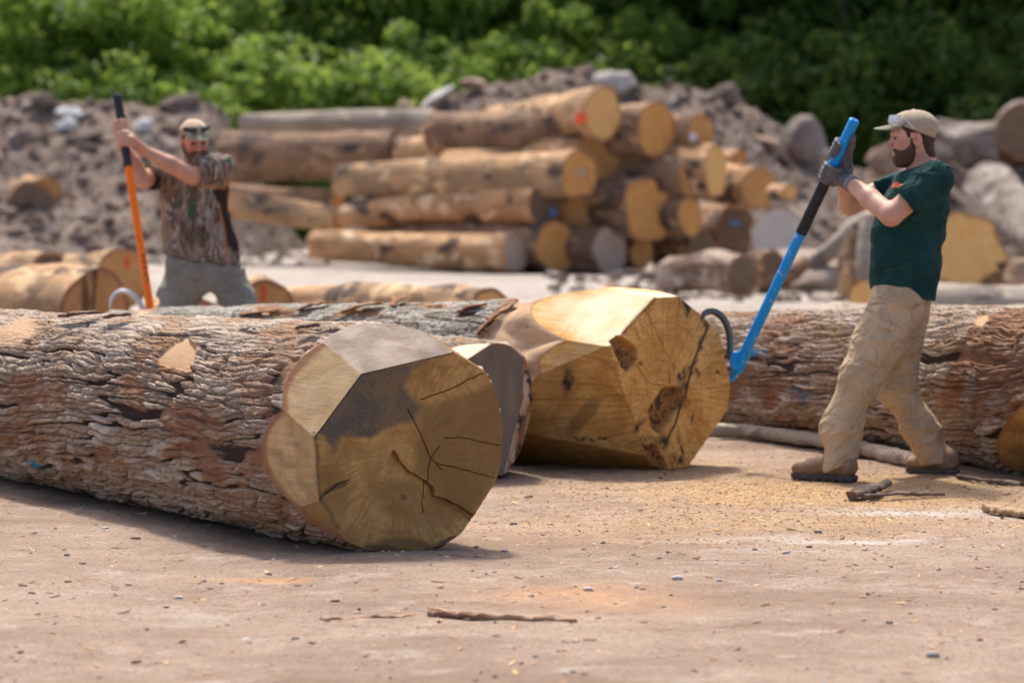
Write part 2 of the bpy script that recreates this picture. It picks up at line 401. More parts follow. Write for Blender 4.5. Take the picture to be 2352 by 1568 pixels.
def oak_height(u, sarc, seed, Lu=.34, Ls=.0225, H=.031):
    P = np.stack([u, sarc], 1)
    wu = u + .06 * fbm(P * 5, 3, seed + 3); ws = sarc + .022 * fbm(P * np.array([4, 9]), 3, seed + 5) + .05 * fbm(P * 1.3, 2, seed + 8)
    f1, f2, cid = voro(wu / (Lu * .72), ws / (Ls * 1.25), seed); e = f2 - f1
    g1, g2, cid2 = voro(wu / (Lu * .40) + 7.3, ws / (Ls * .95) + 3.1, seed + 13); e2 = g2 - g1
    q1 = np.abs(vnoise(np.stack([wu / (Lu * 1.9), ws / (Ls * 1.15)], 1), seed + 31))
    fiss = sstep(.04, .19, q1); cross = sstep(.04, .20, e); cr2 = sstep(.0, .12, e2)
    fine = fbm(P * np.array([26, 50]), 3, seed + 21); mid = fbm(P * np.array([9, 22]), 3, seed + 22)
    plate = fiss * (.30 + .70 * cross) * (.72 + .28 * cr2)
    h = H * (plate * (.45 + .45 * cid + .25 * cid2) + .25 * mid * plate - .30) + .006 * fine * plate
    return h, np.clip(plate + .10 * fine, 0, 1), np.clip(.55 * cid + .35 * cid2 + .25 * mid + .05, 0, 1)

def build_log(name, label, LF, nth, nt, bark_m, cut_m, style='smooth', seed=0, group=None, bark_fn=None, cut_fn=None, shape=None, cat='log', nrho=60, lump=.015, rimw=.03, far_cut=True, Lu=.40, bow=0.):
    base = LF.c - LF.a * LF.L * .4; base = np.array([base[0], base[1], max(0., LF.c[2] - LF.r)])
    root = empty(name, base, label, cat, group)
    th = np.linspace(0, 2 * np.pi, nth, endpoint=False); ct, st = np.cos(th), np.sin(th)
    shp = shape(th) if shape else 1 + .012 * np.sin(2 * th + seed) + .014 * np.sin(3 * th + 1.7 * seed)
    R0 = LF.rad(0.) * shp; ue = LF.uend(R0 * ct, R0 * st)
    t = np.linspace(0, 1, nt) if style != 'oak' else np.linspace(0, 1, nt)
    U = -LF.L + (ue + LF.L)[None, :] * t[:, None]
    R = LF.rad(U) * shp[None, :] * (1 + lump / LF.r * fbm(np.stack([U * 1.3, ct[None, :] * 1.2 + 0 * U, st[None, :] * 1.2 + 0 * U], -1).reshape(-1, 3), 3, seed + 1).reshape(U.shape))
    endfade = sstep(0, .035, (ue[None, :] - U))
    R = R0[None, :] * (1 - sstep(0, .3, ue[None, :] - U)) + R * sstep(0, .3, ue[None, :] - U)
    W0 = LF.wor(U.ravel(), (R * ct).ravel(), (R * st).ravel())
    at_ = {}
    u, s_ = U.ravel(), (np.broadcast_to(th, U.shape) * LF.r).ravel()
    N = len(u)
    A = dict(plate=np.ones(N), red=np.zeros(N), bare=np.zeros(N), cell=np.zeros(N), blue=np.zeros(N))
    hgt = np.zeros(N)
    if style == 'oak':
        hgt, A['plate'], A['cell'] = oak_height(u, s_, seed, Lu)
        A['red'] = sstep(.12, .30, fbm(np.stack([u * 1.6, ct[None, :].repeat(nt, 0).ravel() * 1.3, st[None, :].repeat(nt, 0).ravel() * 1.3], 1), 4, seed + 40))
    elif style == 'fine':
        hgt, A['plate'], A['cell'] = oak_height(u, s_, seed, .10, .035, .008)
    else:
        hgt = .012 * fbm(W0 * 4, 4, seed)
    if bark_fn: hgt = bark_fn(W0, proj(W0), u, A, hgt)
    if style == 'oak': hgt = hgt * (1 - .35 * A['red']) ; hgt = hgt * (1 - A['bare']) - .012 * A['bare']; A['plate'] = np.maximum(A['plate'], np.maximum(A['red'] * .12, A['bare']))
    hgt = hgt.reshape(U.shape) * endfade
    R = R + hgt
    V = LF.wor(u, (R * ct).ravel(), (R * st).ravel())
    if bow: V = V + (LF.e2 * .6 + LF.e1 * .8) * (bow * np.sin(np.pi * np.clip(-u / LF.L, 0, 1)))[:, None]
    A['lc'] = np.stack([u, (R * ct).ravel(), (R * st).ravel()], 1)
    obj('bark', V, grid_faces(nt, nth, True), bark_m, root, A)
    # sawn end: a polar sheet that follows all the cut planes
    rho = np.linspace(0, 1, nrho)
    X = (rho[:, None] * (R[-1] * ct)[None, :]).ravel(); Y = (rho[:, None] * (R[-1] * st)[None, :]).ravel()
    Uc = LF.uend(X, Y); N = len(X)
    B = dict(stain=np.zeros(N), dark=np.zeros(N), crack_shade=np.zeros(N), sunlit_pale=np.zeros(N), olive=np.zeros(N))
    Wc = LF.wor(Uc, X, Y); edge = (1 - np.repeat(rho, nth)) * LF.r * np.sqrt(1)
    fac = np.argmin([c - g[0] * X - g[1] * Y for g, c in LF.planes], 0)
    sl = np.array([math.sqrt(1 + g @ g) for g, c in LF.planes])[fac]
    ww = rimw * (1 + .5 * fbm(Wc * 14, 2, seed + 2)); B['rim'] = 1 - sstep(.35 * ww, ww, edge * sl)
    dep = np.zeros(N)
    if cut_fn: dep = cut_fn(Wc, proj(Wc), fac, B, X, Y)
    Uc = Uc + dep * sstep(0, .02, edge) + .0012 * fbm(Wc * 30, 2, seed + 4) * (edge > 1e-6)
    Vc = LF.wor(Uc, X, Y); B['lc'] = np.stack([Uc, X, Y], 1)
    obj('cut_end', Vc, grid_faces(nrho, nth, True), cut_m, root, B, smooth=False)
    if far_cut:
        k = max(1, nth // 64); ring = V.reshape(nt, nth, 3)[0]; c = ring.mean(0)
        obj('cut_end', np.vstack([ring, c[None]]), np.stack([np.arange(nth), np.full(nth, nth), (np.arange(nth) + 1) % nth], 1), cut_m, root,
            {k_: np.zeros(nth + 1) for k_ in ('stain', 'dark', 'crack_shade', 'rim', 'sunlit_pale', 'olive')}, smooth=False)
    return root

c7 = lambda x, y: (574.2 + x * .4211, 660.3 + y * .4211)
c8 = lambda x, y: (1033.6 + x * .3295, 631.6 + y * .3295)
c6 = lambda x, y: (x * .3845, 660.3 + y * .3845)

# ---- the big oak log in front
E1 = gnd(928, 1008, .43); LF1 = LogFrame(E1, (.5, -.866, .006), .425, .368, 5.2)
q = [c7(*p) for p in ((607, 470), (1110, 352), (1380, 515), (1393, 975), (1225, 1240), (1125, 1380), (830, 1465), (565, 1455), (380, 1160), (350, 815))]
LF1.chamfer(q[0], q[1], 1.7)
LF1.chamfer(q[9], q[0], 1.75)
LF1.chamfer(q[8], q[9], 4.6)
LF1.chamfer(q[7], q[8], 3.2)
LF1.chamfer(q[1], q[2], 3.5).chamfer(q[2], q[3], 7.).chamfer(q[3], q[4], 7.).chamfer(q[4], q[5], 7.).chamfer(q[5], q[6], 6.)
def bark1(W, p, u, A, h):
    wp = p + 14 * np.stack([fbm(W * 5, 3, 5), fbm(W * 5, 3, 6)], 1)
    r = np.zeros(len(u))
    for x, y, a, b, g in ((800, 620, 130, 70, 60), (1150, 820, 230, 110, 20), (1250, 1080, 150, 90, 60), (130, 640, 230, 70, 15), (60, 900, 110, 90, 10), (1120, 980, 160, 60, 0), (1680, 1330, 120, 60, 40), (170, 560, 120, 60, 0), (860, 440, 70, 40, 0), (620, 1000, 70, 60, 0), (1560, 1030, 90, 160, 60), (650, 60, 300, 26, 4)):
        r = np.maximum(r, blob(wp, *c6(x, y), a * .3845, b * .3845, g))
    A['red'] = np.maximum(A['red'] * .45, r)
    b = spoly(p + 3 * np.stack([fbm(W * 14, 2, 8), fbm(W * 14, 2, 9)], 1), [c6(*q_) for q_ in ((950, 400), (1050, 315), (1110, 290), (1165, 350), (1170, 450), (1130, 500), (940, 460))], 2.5)
    A['bare'] = b; A['red'] = np.maximum(A['red'], blob(wp, *c6(1050, 400), 62, 48, 0) * .8)
    bb = blob(p, *c6(90, 260), 62, 34, -20); A['bare'] = np.maximum(A['bare'], bb * .8)
    A['blue'] = np.maximum(blob(wp, *c6(225, 1048), 26, 7, 6), blob(wp, *c6(300, 1080), 22, 5, 10))
    top = sstep(.55, .9, (W[:, 2] - LF1.c[2]) / .4)         # the top is finer and flatter, sunlight painted into its paler plates
    A['cell'] = A['cell'] * (1 - .3 * top) + .3 * top
    return h * (1 - .45 * top) - .006 * top
def cut1(W, p, fac, B, X, Y):
    n2 = np.stack([fbm(W * 7, 4, 31), fbm(W * 7, 4, 32)], 1); wp = p + 16 * n2; end = fac == 0
    B['sunlit_pale'] = np.where(fac == 2, .34, np.where(fac == 3, .22, np.where(fac == 4, .12, 0.))) + np.where((fac == 2) | (fac == 3), .25 * n2[:, 1], 0)
    B['stain'] = np.where(end, spoly(wp, [c7(*k) for k in ((590, 470), (800, 420), (950, 400), (1000, 400), (880, 445), (850, 545), (930, 640), (900, 720), (760, 750), (640, 830), (500, 830), (470, 910), (400, 830), (345, 815))], 8), 0)
    B['pale'] = np.where(fac == 1, .9, np.where(fac == 5, .3, 0)); B['stain'] = np.where(fac == 1, .30 * sstep(.0, .4, n2[:, 0]), B['stain'])
    ol = spoly(wp, [c7(*k) for k in ((930, 620), (1380, 515), (1400, 975), (1225, 1240), (1020, 1130), (990, 1050), (900, 1000), (920, 760))], 14) * .75
    ol = np.maximum(ol, blob(wp, *c7(840, 1420), 110, 22, 0)); ol = np.maximum(ol, .55 * blob(wp, *c7(420, 1130), 60, 70, 0)); ol = np.maximum(ol, .5 * blob(wp, *c7(900, 1180), 120, 60, 20))
    B['olive'] = np.where(end, ol, np.where(fac == 4, .55, np.where((fac > 4), .8, 0)))
    dk = .6 * blob(wp, *c7(455, 1090), 36, 7, -32); dk = np.maximum(dk, .75 * blob(wp, *c7(1080, 1370), 30, 8, -15)); dk = np.maximum(dk, .6 * blob(wp, *c7(760, 1425), 60, 9, 5))
    dk = np.maximum(dk, .5 * (1 - sstep(1, 8, dline(wp, [c7(350, 815), c7(372, 1000), c7(380, 1160)])))); dk = np.maximum(dk, .45 * (1 - sstep(1, 8, dline(wp, [c7(380, 1160), c7(480, 1310)]))))
    dk = np.maximum(dk, .75 * (1 - sstep(1.5, 5, dline(p, [q[9], q[0], q[1]]))) * end)
    dk = np.maximum(dk, .5 * blob(wp, *c7(840, 1150), 8, 12, 0)); dk = np.maximum(dk, np.where(fac == 3, .30 * sstep(.0, .6, fbm(W * np.array([9, 9, 26]), 3, 36)), 0))
    B['dark'] = dk
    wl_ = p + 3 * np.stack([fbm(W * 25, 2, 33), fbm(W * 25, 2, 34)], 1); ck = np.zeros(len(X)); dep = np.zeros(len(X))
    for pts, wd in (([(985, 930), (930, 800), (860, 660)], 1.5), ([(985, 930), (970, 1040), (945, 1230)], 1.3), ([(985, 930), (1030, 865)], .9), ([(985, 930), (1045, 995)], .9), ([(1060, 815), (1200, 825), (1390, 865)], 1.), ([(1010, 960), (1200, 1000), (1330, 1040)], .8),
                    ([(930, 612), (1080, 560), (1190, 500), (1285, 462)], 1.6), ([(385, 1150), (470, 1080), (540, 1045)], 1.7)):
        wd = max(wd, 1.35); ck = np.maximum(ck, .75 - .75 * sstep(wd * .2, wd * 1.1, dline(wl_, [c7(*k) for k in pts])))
    brk = [(780, 880), (835, 965), (880, 1012), (930, 1035), (1000, 1082), (1008, 1135), (1062, 1150), (1225, 1240)]
    lo = spoly(wl_, [c7(*k) for k in brk + [(1125, 1390), (830, 1480), (500, 1470), (560, 1240), (700, 1050)]], 1.4)
    ramp_ = np.clip(1 - dline(p, [c7(*k) for k in brk]) / 70, 0, 1)
    dep = dep - .026 * lo * ramp_ * end
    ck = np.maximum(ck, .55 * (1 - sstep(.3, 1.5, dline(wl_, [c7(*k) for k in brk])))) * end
    B['crack_shade'] = ck; B['rim'] = np.where((fac >= 2) & (fac <= 4), B['rim'], 0)
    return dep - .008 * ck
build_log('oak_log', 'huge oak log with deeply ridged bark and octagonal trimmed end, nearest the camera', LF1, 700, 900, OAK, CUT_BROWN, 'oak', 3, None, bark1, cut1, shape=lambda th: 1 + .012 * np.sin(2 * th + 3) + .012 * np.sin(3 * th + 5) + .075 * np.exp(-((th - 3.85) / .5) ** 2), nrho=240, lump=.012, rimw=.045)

# ---- the log being turned, its golden end rotten in two places
E2 = at(1530, 885, 16.45); LF2 = LogFrame(E2, (.72, -.70, .018), .400, .325, 4.1, .080)
LF2.add((*c8(1110, 490), 0), (*c8(1380, 1260), 0), (*c8(735, 760), 'bark'))
LF2.chamfer(c8(1430, 155), c8(1200, 400), 7.).chamfer(c8(1430, 158), c8(1600, 148), 7.)
LF2.planes.append((np.array([-9., 2.]), 4.05))
LF2.add((*c8(860, 1165), 1), (*c8(1380, 1260), 1), (*c8(1000, 1355), 'bark'))
for a_, b_, s_ in (((1600, 145), (1740, 270), 3.), ((1740, 270), (1870, 375), 3.5), ((1870, 375), (1960, 770), 6.), ((1960, 770), (1940, 930), 6.), ((1940, 930), (1660, 1335), 5.), ((1660, 1335), (1400, 1372), 5.)):
    LF2.chamfer(c8(*a_), c8(*b_), s_)
def bark2(W, p, u, A, h):
    wp = p + 10 * np.stack([fbm(W * 6, 3, 55), fbm(W * 6, 3, 56)], 1)
    edge = 1150 - (wp[:, 1] - 700) * 1.0
    A['bare'] = sstep(-6, 6, wp[:, 0] - (1178 - (wp[:, 1] - 705) * .75))
    A['red'] = (1 - A['bare']) * np.exp(-((wp[:, 0] - (1172 - (wp[:, 1] - 705) * .75)) / 16) ** 2)
    for x, y, a, b in ((500, 705, 90, 9), (640, 722, 60, 10), (830, 728, 60, 8), (430, 700, 60, 8), (1000, 712, 40, 6), (300, 712, 70, 14)):
        A['red'] = np.maximum(A['red'], .9 * blob(wp, x, y, a, b)); A['bare'] = np.maximum(A['bare'], .8 * blob(wp, x, y + 3, a * .7, b * .7))
    return h * (1 - A['bare']) + .022 * (1 - A['bare']) * sstep(-.05, .3, -u)
ROT = [[c8(*k) for k in ((1490, 790), (1560, 770), (1610, 800), (1625, 880), (1560, 960), (1470, 1110), (1400, 1060), (1380, 960), (1440, 870))],
       [c8(*k) for k in ((1170, 420), (1250, 460), (1300, 510), (1310, 590), (1240, 680), (1200, 640), (1120, 470))],
       [c8(*k) for k in ((1350, 1180), (1440, 1190), (1500, 1320), (1520, 1365), (1450, 1360), (1400, 1290))]]
def cut2(W, p, fac, B, X, Y):
    n2 = np.stack([fbm(W * 8, 3, 61), fbm(W * 8, 3, 62)], 1); wp = p + 6 * n2; wl_ = p + 2.5 * np.stack([fbm(W * 22, 2, 63), fbm(W * 22, 2, 64)], 1)
    wp2 = p + 15 * np.stack([fbm(W * 16, 3, 65), fbm(W * 16, 3, 66)], 1); nn = fbm(W * 40, 3, 67)
    B['sunlit_pale'] = np.where((fac == 2) | (fac == 3), 1., np.where(fac == 4, .35, 0)); B['olive'] = np.where(fac == 1, .22 + .3 * n2[:, 0], np.where(fac == 5, .3, 0))
    dk = np.zeros(len(X)); ck = np.zeros(len(X)); dep = np.zeros(len(X)); rot = np.zeros(len(X))
    for x, y, a, b, g in ((1640, 700, 40, 70, 20), (1650, 790, 34, 60, 10), (1630, 880, 26, 60, 25), (1700, 620, 9, 40, 20), (1745, 480, 8, 60, 22), (1780, 350, 20, 40, -30), (1630, 220, 24, 80, -5), (1710, 680, 14, 26, 10), (1860, 670, 10, 26, 8), (1400, 1160, 50, 60, 30),
                          (1480, 1150, 40, 50, 20), (1340, 595, 20, 12, 0), (1545, 660, 24, 24, 0), (830, 740, 36, 100, 5), (980, 1160, 20, 12, 0), (890, 1135, 50, 14, 8), (1060, 1120, 40, 14, -20), (1600, 1190, 16, 70, -20), (1680, 980, 12, 40, 5), (1310, 1040, 30, 50, 30), (1600, 1290, 26, 40, 0), (1545, 1310, 20, 60, 10)):
        dk = np.maximum(dk, blob2(wp2, *c8(x, y), a * .42, b * .42, g) * sstep(-.9, .1, nn))
    dk = np.maximum(dk, .45 * blob(wp, *c8(930, 980), 60, 20, -50)) ; dk = np.maximum(dk, .6 * (1 - sstep(2, 6, dline(wp, [c8(1210, 400), c8(1300, 280), c8(1430, 160)]))))
    dk = np.maximum(dk, .95 * (1 - sstep(1.2, 4.5, dline(wp, [c8(1800, 350), c8(1740, 480), c8(1690, 640), c8(1620, 880), c8(1560, 1040), c8(1500, 1180)]))))
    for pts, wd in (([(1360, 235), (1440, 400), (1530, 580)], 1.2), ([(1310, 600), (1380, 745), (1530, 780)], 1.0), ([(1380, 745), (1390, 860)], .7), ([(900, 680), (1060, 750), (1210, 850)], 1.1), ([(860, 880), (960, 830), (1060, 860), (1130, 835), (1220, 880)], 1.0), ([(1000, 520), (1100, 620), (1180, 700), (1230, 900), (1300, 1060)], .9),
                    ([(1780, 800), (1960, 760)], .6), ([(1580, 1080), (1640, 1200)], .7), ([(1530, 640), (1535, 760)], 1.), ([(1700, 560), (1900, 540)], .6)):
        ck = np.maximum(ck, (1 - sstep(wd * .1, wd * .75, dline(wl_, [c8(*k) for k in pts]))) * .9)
    for k, pl in enumerate(ROT):
        rot = np.maximum(rot, spoly(wp, pl, 2.2))
    rough = fbm(W * 55, 3, 70); dep = dep - rot * (.038 + .020 * rough)
    B['rim'] = B['rim'] * (1 - rot); B['olive'] = B['olive'] * (1 - rot); B['rot'] = rot; dk = np.maximum(dk * (1 - rot), rot * (rough < -.22) * .85)
    core = spoly(wp, [c8(*k) for k in ((1170, 720), (1330, 600), (1400, 570), (1520, 600), (1530, 760), (1480, 830), (1380, 960), (1300, 1000))], 2)
    dep = dep - .010 * core
    B['dark'] = dk; B['crack_shade'] = ck; eb = (1 - np.hypot(X, Y) / LF2.rad(0.)) + .05 * n2[:, 0]; B['sunlit_pale'] = B['sunlit_pale'] * sstep(-.03, .09, eb); B['pale'] = np.where(fac == 1, .30 * sstep(.1, -.4, X + .35 + .2 * n2[:, 1]), 0)
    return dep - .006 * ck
build_log('veneer_log', 'grey barked log with peeled golden end, rotten in two spots, gripped by the blue hook', LF2, 620, 520, GRAYB, CUT_GOLD, 'fine', 9, None, bark2, cut2, shape=lambda th: 1 - .09 * np.exp(-((th - 4.71) / .7) ** 2) + .01 * np.sin(3 * th), nrho=240, lump=.015, rimw=.008)

# ---- the smaller grey-ended log between them
E3 = at(1130, 940, 16.0); LF3 = LogFrame(E3, (.60, -.80, 0), .315, .30, 3.6)
d7 = lambda x, y: (*c7(x, y), 0)
LF3.add(d7(1195, 385), d7(1320, 305), (*c7(1085, 314), 'bark'))
LF3.chamfer(c7(1330, 300), c7(1415, 310), 1.).chamfer(c7(1415, 310), c7(1485, 380), 1.).chamfer(c7(1485, 380), c7(1492, 600), .75).chamfer(c7(1492, 600), c7(1395, 975), .75)
def cut3(W, p, fac, B, X, Y):
    B['sunlit_pale'] = np.where(fac == 1, 1., 0.); n = fbm(W * np.array([20, 20, 5]), 4, 81); B['stain'] = np.where(fac == 0, .55 + .5 * n, 0); B['rim'] = np.where(fac >= 4, sstep(-.25, .1, n), B['rim']); B['sunlit_pale'] = np.where(fac >= 4, .6, B['sunlit_pale'])
    rgh = fbm(W * 22, 3, 83); B['dark'] = np.where(fac >= 4, sstep(.1, .3, rgh), 0) ; return np.where(fac >= 4, .022 * rgh - .005, 0)
build_log('small_log', 'small log with weathered grey end, lying between two bigger logs', LF3, 300, 200, OAK, CUT_GREY, 'oak', 14, None, None, cut3, nrho=130, lump=.012, rimw=.012)

# ---- the long bark log behind the man on the right
LFR = LogFrame((2.84, 15.44, .417), (.374, -.927, .020), .405, .262, 6.8)
h0_ = LFR.hit(2300, 1012, 'bark'); n0_ = nrm([-.5, -.87]); LFR.planes.append((n0_ * 2.6, h0_[0] + 2.6 * (n0_ @ h0_[1:])))
def barkR(W, p, u, A, h):
    wp = p + 10 * np.stack([fbm(W * 5, 3, 95), fbm(W * 5, 3, 96)], 1); r = np.zeros(len(u))
    for x, y, a, b, g in ((2210, 850, 26, 130, 20), (2260, 760, 60, 26, -35), (1775, 900, 24, 42, 0), (1800, 800, 50, 18, 0), (1700, 880, 26, 60, 30), (2330, 745, 40, 60, 0), (1730, 720, 60, 10, 0)): r = np.maximum(r, blob(wp, x, y, a, b, g))
    A['red'] = np.maximum(A['red'] * .6, r); A['blue'] = np.maximum(np.maximum(.9 * blob(wp, 1745, 812, 34, 11), .5 * blob(wp, 1840, 905, 22, 30)), .6 * blob(wp, 1735, 765, 20, 6)); A['bare'] = .9 * blob(wp, 2255, 733, 22, 9, -25); return h * 1.1
build_log('oak_log', 'long bark covered log lying behind the legs of the man in the green shirt', LFR, 560, 760, OAK, CUT_BROWN, 'oak', 23, None, barkR, None, nrho=80, lump=.02, Lu=.62)
# ------------------------------------------------------------------ ground
def gheight(P):
    P = np.asarray(P, float)[:, :2]
    return .030 * fbm(P * .35, 3, 201) + .010 * fbm(P * 1.7, 3, 205) + .006 * fbm(P * 9, 2, 209)
def make_ground():
    ys = np.concatenate([[-120, -30, 0, 5], np.arange(7, 24, .03), 24 * 1.006 ** np.arange(1, 330), [200, 260, 350, 500]])
    s = np.concatenate([[-40, -8, -2, -.6], np.linspace(-.2, .2, 520), [.6, 2, 8, 40]])
    Y = np.repeat(ys, len(s)); X = (np.maximum(ys, 7)[:, None] * s[None, :]).ravel()
    P = np.stack([X, Y], 1); Z = gheight(P) * (np.abs(X) < 40)
    V = np.stack([X, Y, Z], 1)
    saw = np.zeros(len(X)); pale = np.zeros(len(X)); q = P + .25 * np.stack([fbm(P * 2.2, 3, 220), fbm(P * 2.2, 3, 221)], 1)
    def sp(px, py, rx, ry, a, arr):
        g = gnd(px, py); arr[:] = np.maximum(arr, a * np.exp(-(((q[:, 0] - g[0]) / rx) ** 2 + ((q[:, 1] - g[1]) / ry) ** 2)))
    sp(1700, 1130, .7, .9, 1., saw); sp(1950, 1130, .9, 1.0, 1., saw); sp(2080, 1110, .6, .6, 1., saw); sp(1850, 1190, .9, .8, .6, saw); sp(1600, 1100, .5, 1., .6, saw); sp(2200, 1150, .7, .8, .6, saw)
    sp(1560, 1200, .9, .8, .45, saw)
    ora = np.zeros(len(X)); sp(1320, 1385, .32, .42, .55, ora); sp(565, 1332, .16, .10, .6, ora)
    sp(1930, 1240, .35, .10, .9, pale); sp(2130, 1175, .45, .22, .9, pale); sp(1800, 1270, .3, .09, .5, pale)
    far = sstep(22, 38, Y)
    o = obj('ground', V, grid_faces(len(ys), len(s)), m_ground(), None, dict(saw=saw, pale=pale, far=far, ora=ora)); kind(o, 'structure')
def m_ground():
    n = NT('packed_dirt', .95, .12); v = n.co(); saw = n.attr('saw'); pale = n.attr('pale'); far = n.attr('far'); ora = n.attr('ora')
    a = n.noise(v, .9, 4); b = n.noise(v, 6, 5, .6); f = n.noise(v, 45, 4, .65); g = n.noise(v, 150, 3, .6)
    c = n.mix(n.mr(a, .35, .65), (.345, .242, .182), (.46, .342, .264)); c = n.mix(n.mr(b, .52, .72, 0, .7), c, (.54, .435, .345)); c = n.mix(n.mr(b, .46, .28, 0, .6), c, (.25, .165, .115))
    c = n.mix(n.mr(n.noise(v, 2.3, 5, .65), .56, .66, 0, .45), c, (.54, .475, .42)); c = n.mix(n.mr(n.noise(n.mapv(v, loc=(9, 3, 1)), 3.1, 5, .65), .58, .68, 0, .5), c, (.26, .17, .11))
    c = n.mix(n.mr(f, .52, .66, 0, .75), c, (.26, .175, .125)); c = n.mix(n.mr(g, .56, .68, 0, .75), c, (.58, .48, .39)); c = n.mix(n.mr(n.noise(n.mapv(v, loc=(4, 7, 2)), 85, 3, .6), .58, .68, 0, .8), c, (.20, .13, .09)); c = n.mix(n.mr(n.noise(n.mapv(v, (.35, 1.6, 1), (2, 5, 0), (0, 0, .25)), 1.1, 5, .6), .52, .68, 0, .55), c, (.29, .195, .14))
    vo = n.voro(v, 95, 'Color'); vd = n.voro(v, 95)
    sc = n.mix(vo, (.62, .37, .17), (.78, .55, .29)); sc = n.mix(n.mr(vd, .3, .7, 0, .6), sc, (.40, .235, .11))
    c = n.mix(n.math('MULTIPLY', saw, n.mr(n.math('ADD', f, b), .72, 1.1, .15, 1)), c, sc)
    c = n.mix(n.math('MULTIPLY', ora, n.mr(b, .3, .55, .5, 1)), c, (.66, .36, .17))
    c = n.mix(n.math('MULTIPLY', pale, n.mr(b, .3, .55, .2, 1)), c, (.62, .57, .52))
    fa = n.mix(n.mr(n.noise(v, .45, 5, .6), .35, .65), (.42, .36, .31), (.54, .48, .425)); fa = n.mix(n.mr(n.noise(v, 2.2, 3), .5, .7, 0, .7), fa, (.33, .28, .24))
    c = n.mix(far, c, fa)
    h = n.math('ADD', n.math('MULTIPLY', b, 2.0), n.math('ADD', f, n.math('MULTIPLY', g, .5)))
    return n.out(c, h, .024, 1.)
make_ground()

def ico():
    t = (1 + 5 ** .5) / 2
    V = np.array([(-1, t, 0), (1, t, 0), (-1, -t, 0), (1, -t, 0), (0, -1, t), (0, 1, t), (0, -1, -t), (0, 1, -t), (t, 0, -1), (t, 0, 1), (-t, 0, -1), (-t, 0, 1)], float)
    F = np.array([(0, 11, 5), (0, 5, 1), (0, 1, 7), (0, 7, 10), (0, 10, 11), (1, 5, 9), (5, 11, 4), (11, 10, 2), (10, 7, 6), (7, 1, 8), (3, 9, 4), (3, 4, 2), (3, 2, 6), (3, 6, 8), (3, 8, 9), (4, 9, 5), (2, 4, 11), (6, 2, 10), (8, 6, 7), (9, 8, 1)])
    return V / np.linalg.norm(V[0]), F
def rots(rg, n):                        # n random rotation matrices
    q = rg.normal(size=(n, 4)); q /= np.linalg.norm(q, axis=1)[:, None]; a, b, c, d = q.T
    return np.stack([1 - 2 * (c * c + d * d), 2 * (b * c - a * d), 2 * (b * d + a * c), 2 * (b * c + a * d), 1 - 2 * (b * b + d * d), 2 * (c * d - a * b), 2 * (b * d - a * c), 2 * (c * d + a * b), 1 - 2 * (b * b + c * c)], 1).reshape(-1, 3, 3)
def view_pts(rg, n, y0, y1, bias=1.6):
    px = rg.uniform(-60, PW + 60, n); t = rg.uniform(0, 1, n) ** bias; Y = y0 + (y1 - y0) * t
    X = (px - PW / 2) / FPX * Y; return np.stack([X, Y], 1)
def stones(name, P, size, flat, rg, m, col_attr=True):
    V0, F0 = ico(); n = len(P); R = rots(rg, n)
    V = V0[None] * (1 + rg.uniform(-.22, .22, (n, 12, 1))); V = V * (np.array([1, .8, 1])[None, None]) * rg.uniform(.6, 1.2, (n, 1, 3))
    V = np.einsum('nij,nkj->nki', R, V); V[:, :, 2] *= flat; V = V * size[:, None, None]
    V[:, :, :2] += P[:, None, :2]; V[:, :, 2] += P[:, 2][:, None]
    F = F0[None] + (np.arange(n) * 12)[:, None, None]
    return obj(name, V.reshape(-1, 3), F.reshape(-1, 3), m, None, dict(shade=np.repeat(rg.uniform(0, 1, n), 12)), smooth=False)
def m_stone():
    n = NT('pebble_stone', .9, .2); s = n.attr('shade'); v = n.co(); f = n.noise(v, 60, 3)
    c = n.ramp(s, [(0, (.14, .115, .10)), (.35, (.32, .27, .235)), (.75, (.45, .39, .34)), (1, (.58, .53, .48))]); return n.out(n.mix(n.mr(f, .4, .7, 0, .5), c, (.28, .22, .18)))
rg = np.random.default_rng(4)
P = view_pts(rg, 4200, 7.4, 24, 1.0); Z = gheight(P); sz = .0028 + .013 * rg.uniform(0, 1, len(P)) ** 8
o = stones('pebbles', np.c_[P, Z + sz * .1], sz, .6, rg, m_stone()); kind(o, 'stuff'); tag(o, 'small grey and pale pebbles scattered over the dirt yard', 'pebbles')
def chips(name, P, size, rg, m, thin=.18):
    n = len(P); a = rg.uniform(0, 6.28, n); L = size * rg.uniform(.7, 1.6, n); Wd = L * rg.uniform(.15, .5, n); t = L * thin * .4; tl = rg.uniform(-.5, .5, (n, 2))
    bx = np.array([(-1, -1, 0), (1, -.7, 0), (1, .8, 0), (-1, 1, 0), (-1, -1, 1), (1, -.7, 1), (1, .8, 1), (-1, 1, 1)], float)
    V = bx[None] * np.stack([L / 2, Wd / 2, t], 1)[:, None, :]; x, y = V[:, :, 0].copy(), V[:, :, 1].copy()
    V[:, :, 2] += x * tl[:, :1] * .6 + y * tl[:, 1:]; V[:, :, 0] = x * np.cos(a)[:, None] - y * np.sin(a)[:, None]; V[:, :, 1] = x * np.sin(a)[:, None] + y * np.cos(a)[:, None]
    V[:, :, :2] += P[:, None, :2]; V[:, :, 2] += P[:, 2][:, None]
    F0 = np.array([(4, 5, 6, 7), (0, 1, 5, 4), (1, 2, 6, 5), (2, 3, 7, 6), (3, 0, 4, 7)]); F = F0[None] + (np.arange(n) * 8)[:, None, None]
    return obj(name, V.reshape(-1, 3), F.reshape(-1, 4), m, None, dict(shade=np.repeat(rg.uniform(0, 1, n), 8)), smooth=False)
def m_chip():
    n = NT('wood_chip', .85, .2); s = n.attr('shade'); return n.out(n.ramp(s, [(0, (.20, .11, .07)), (.2, (.42, .25, .14)), (.5, (.58, .37, .19)), (1, (.75, .53, .29))]))
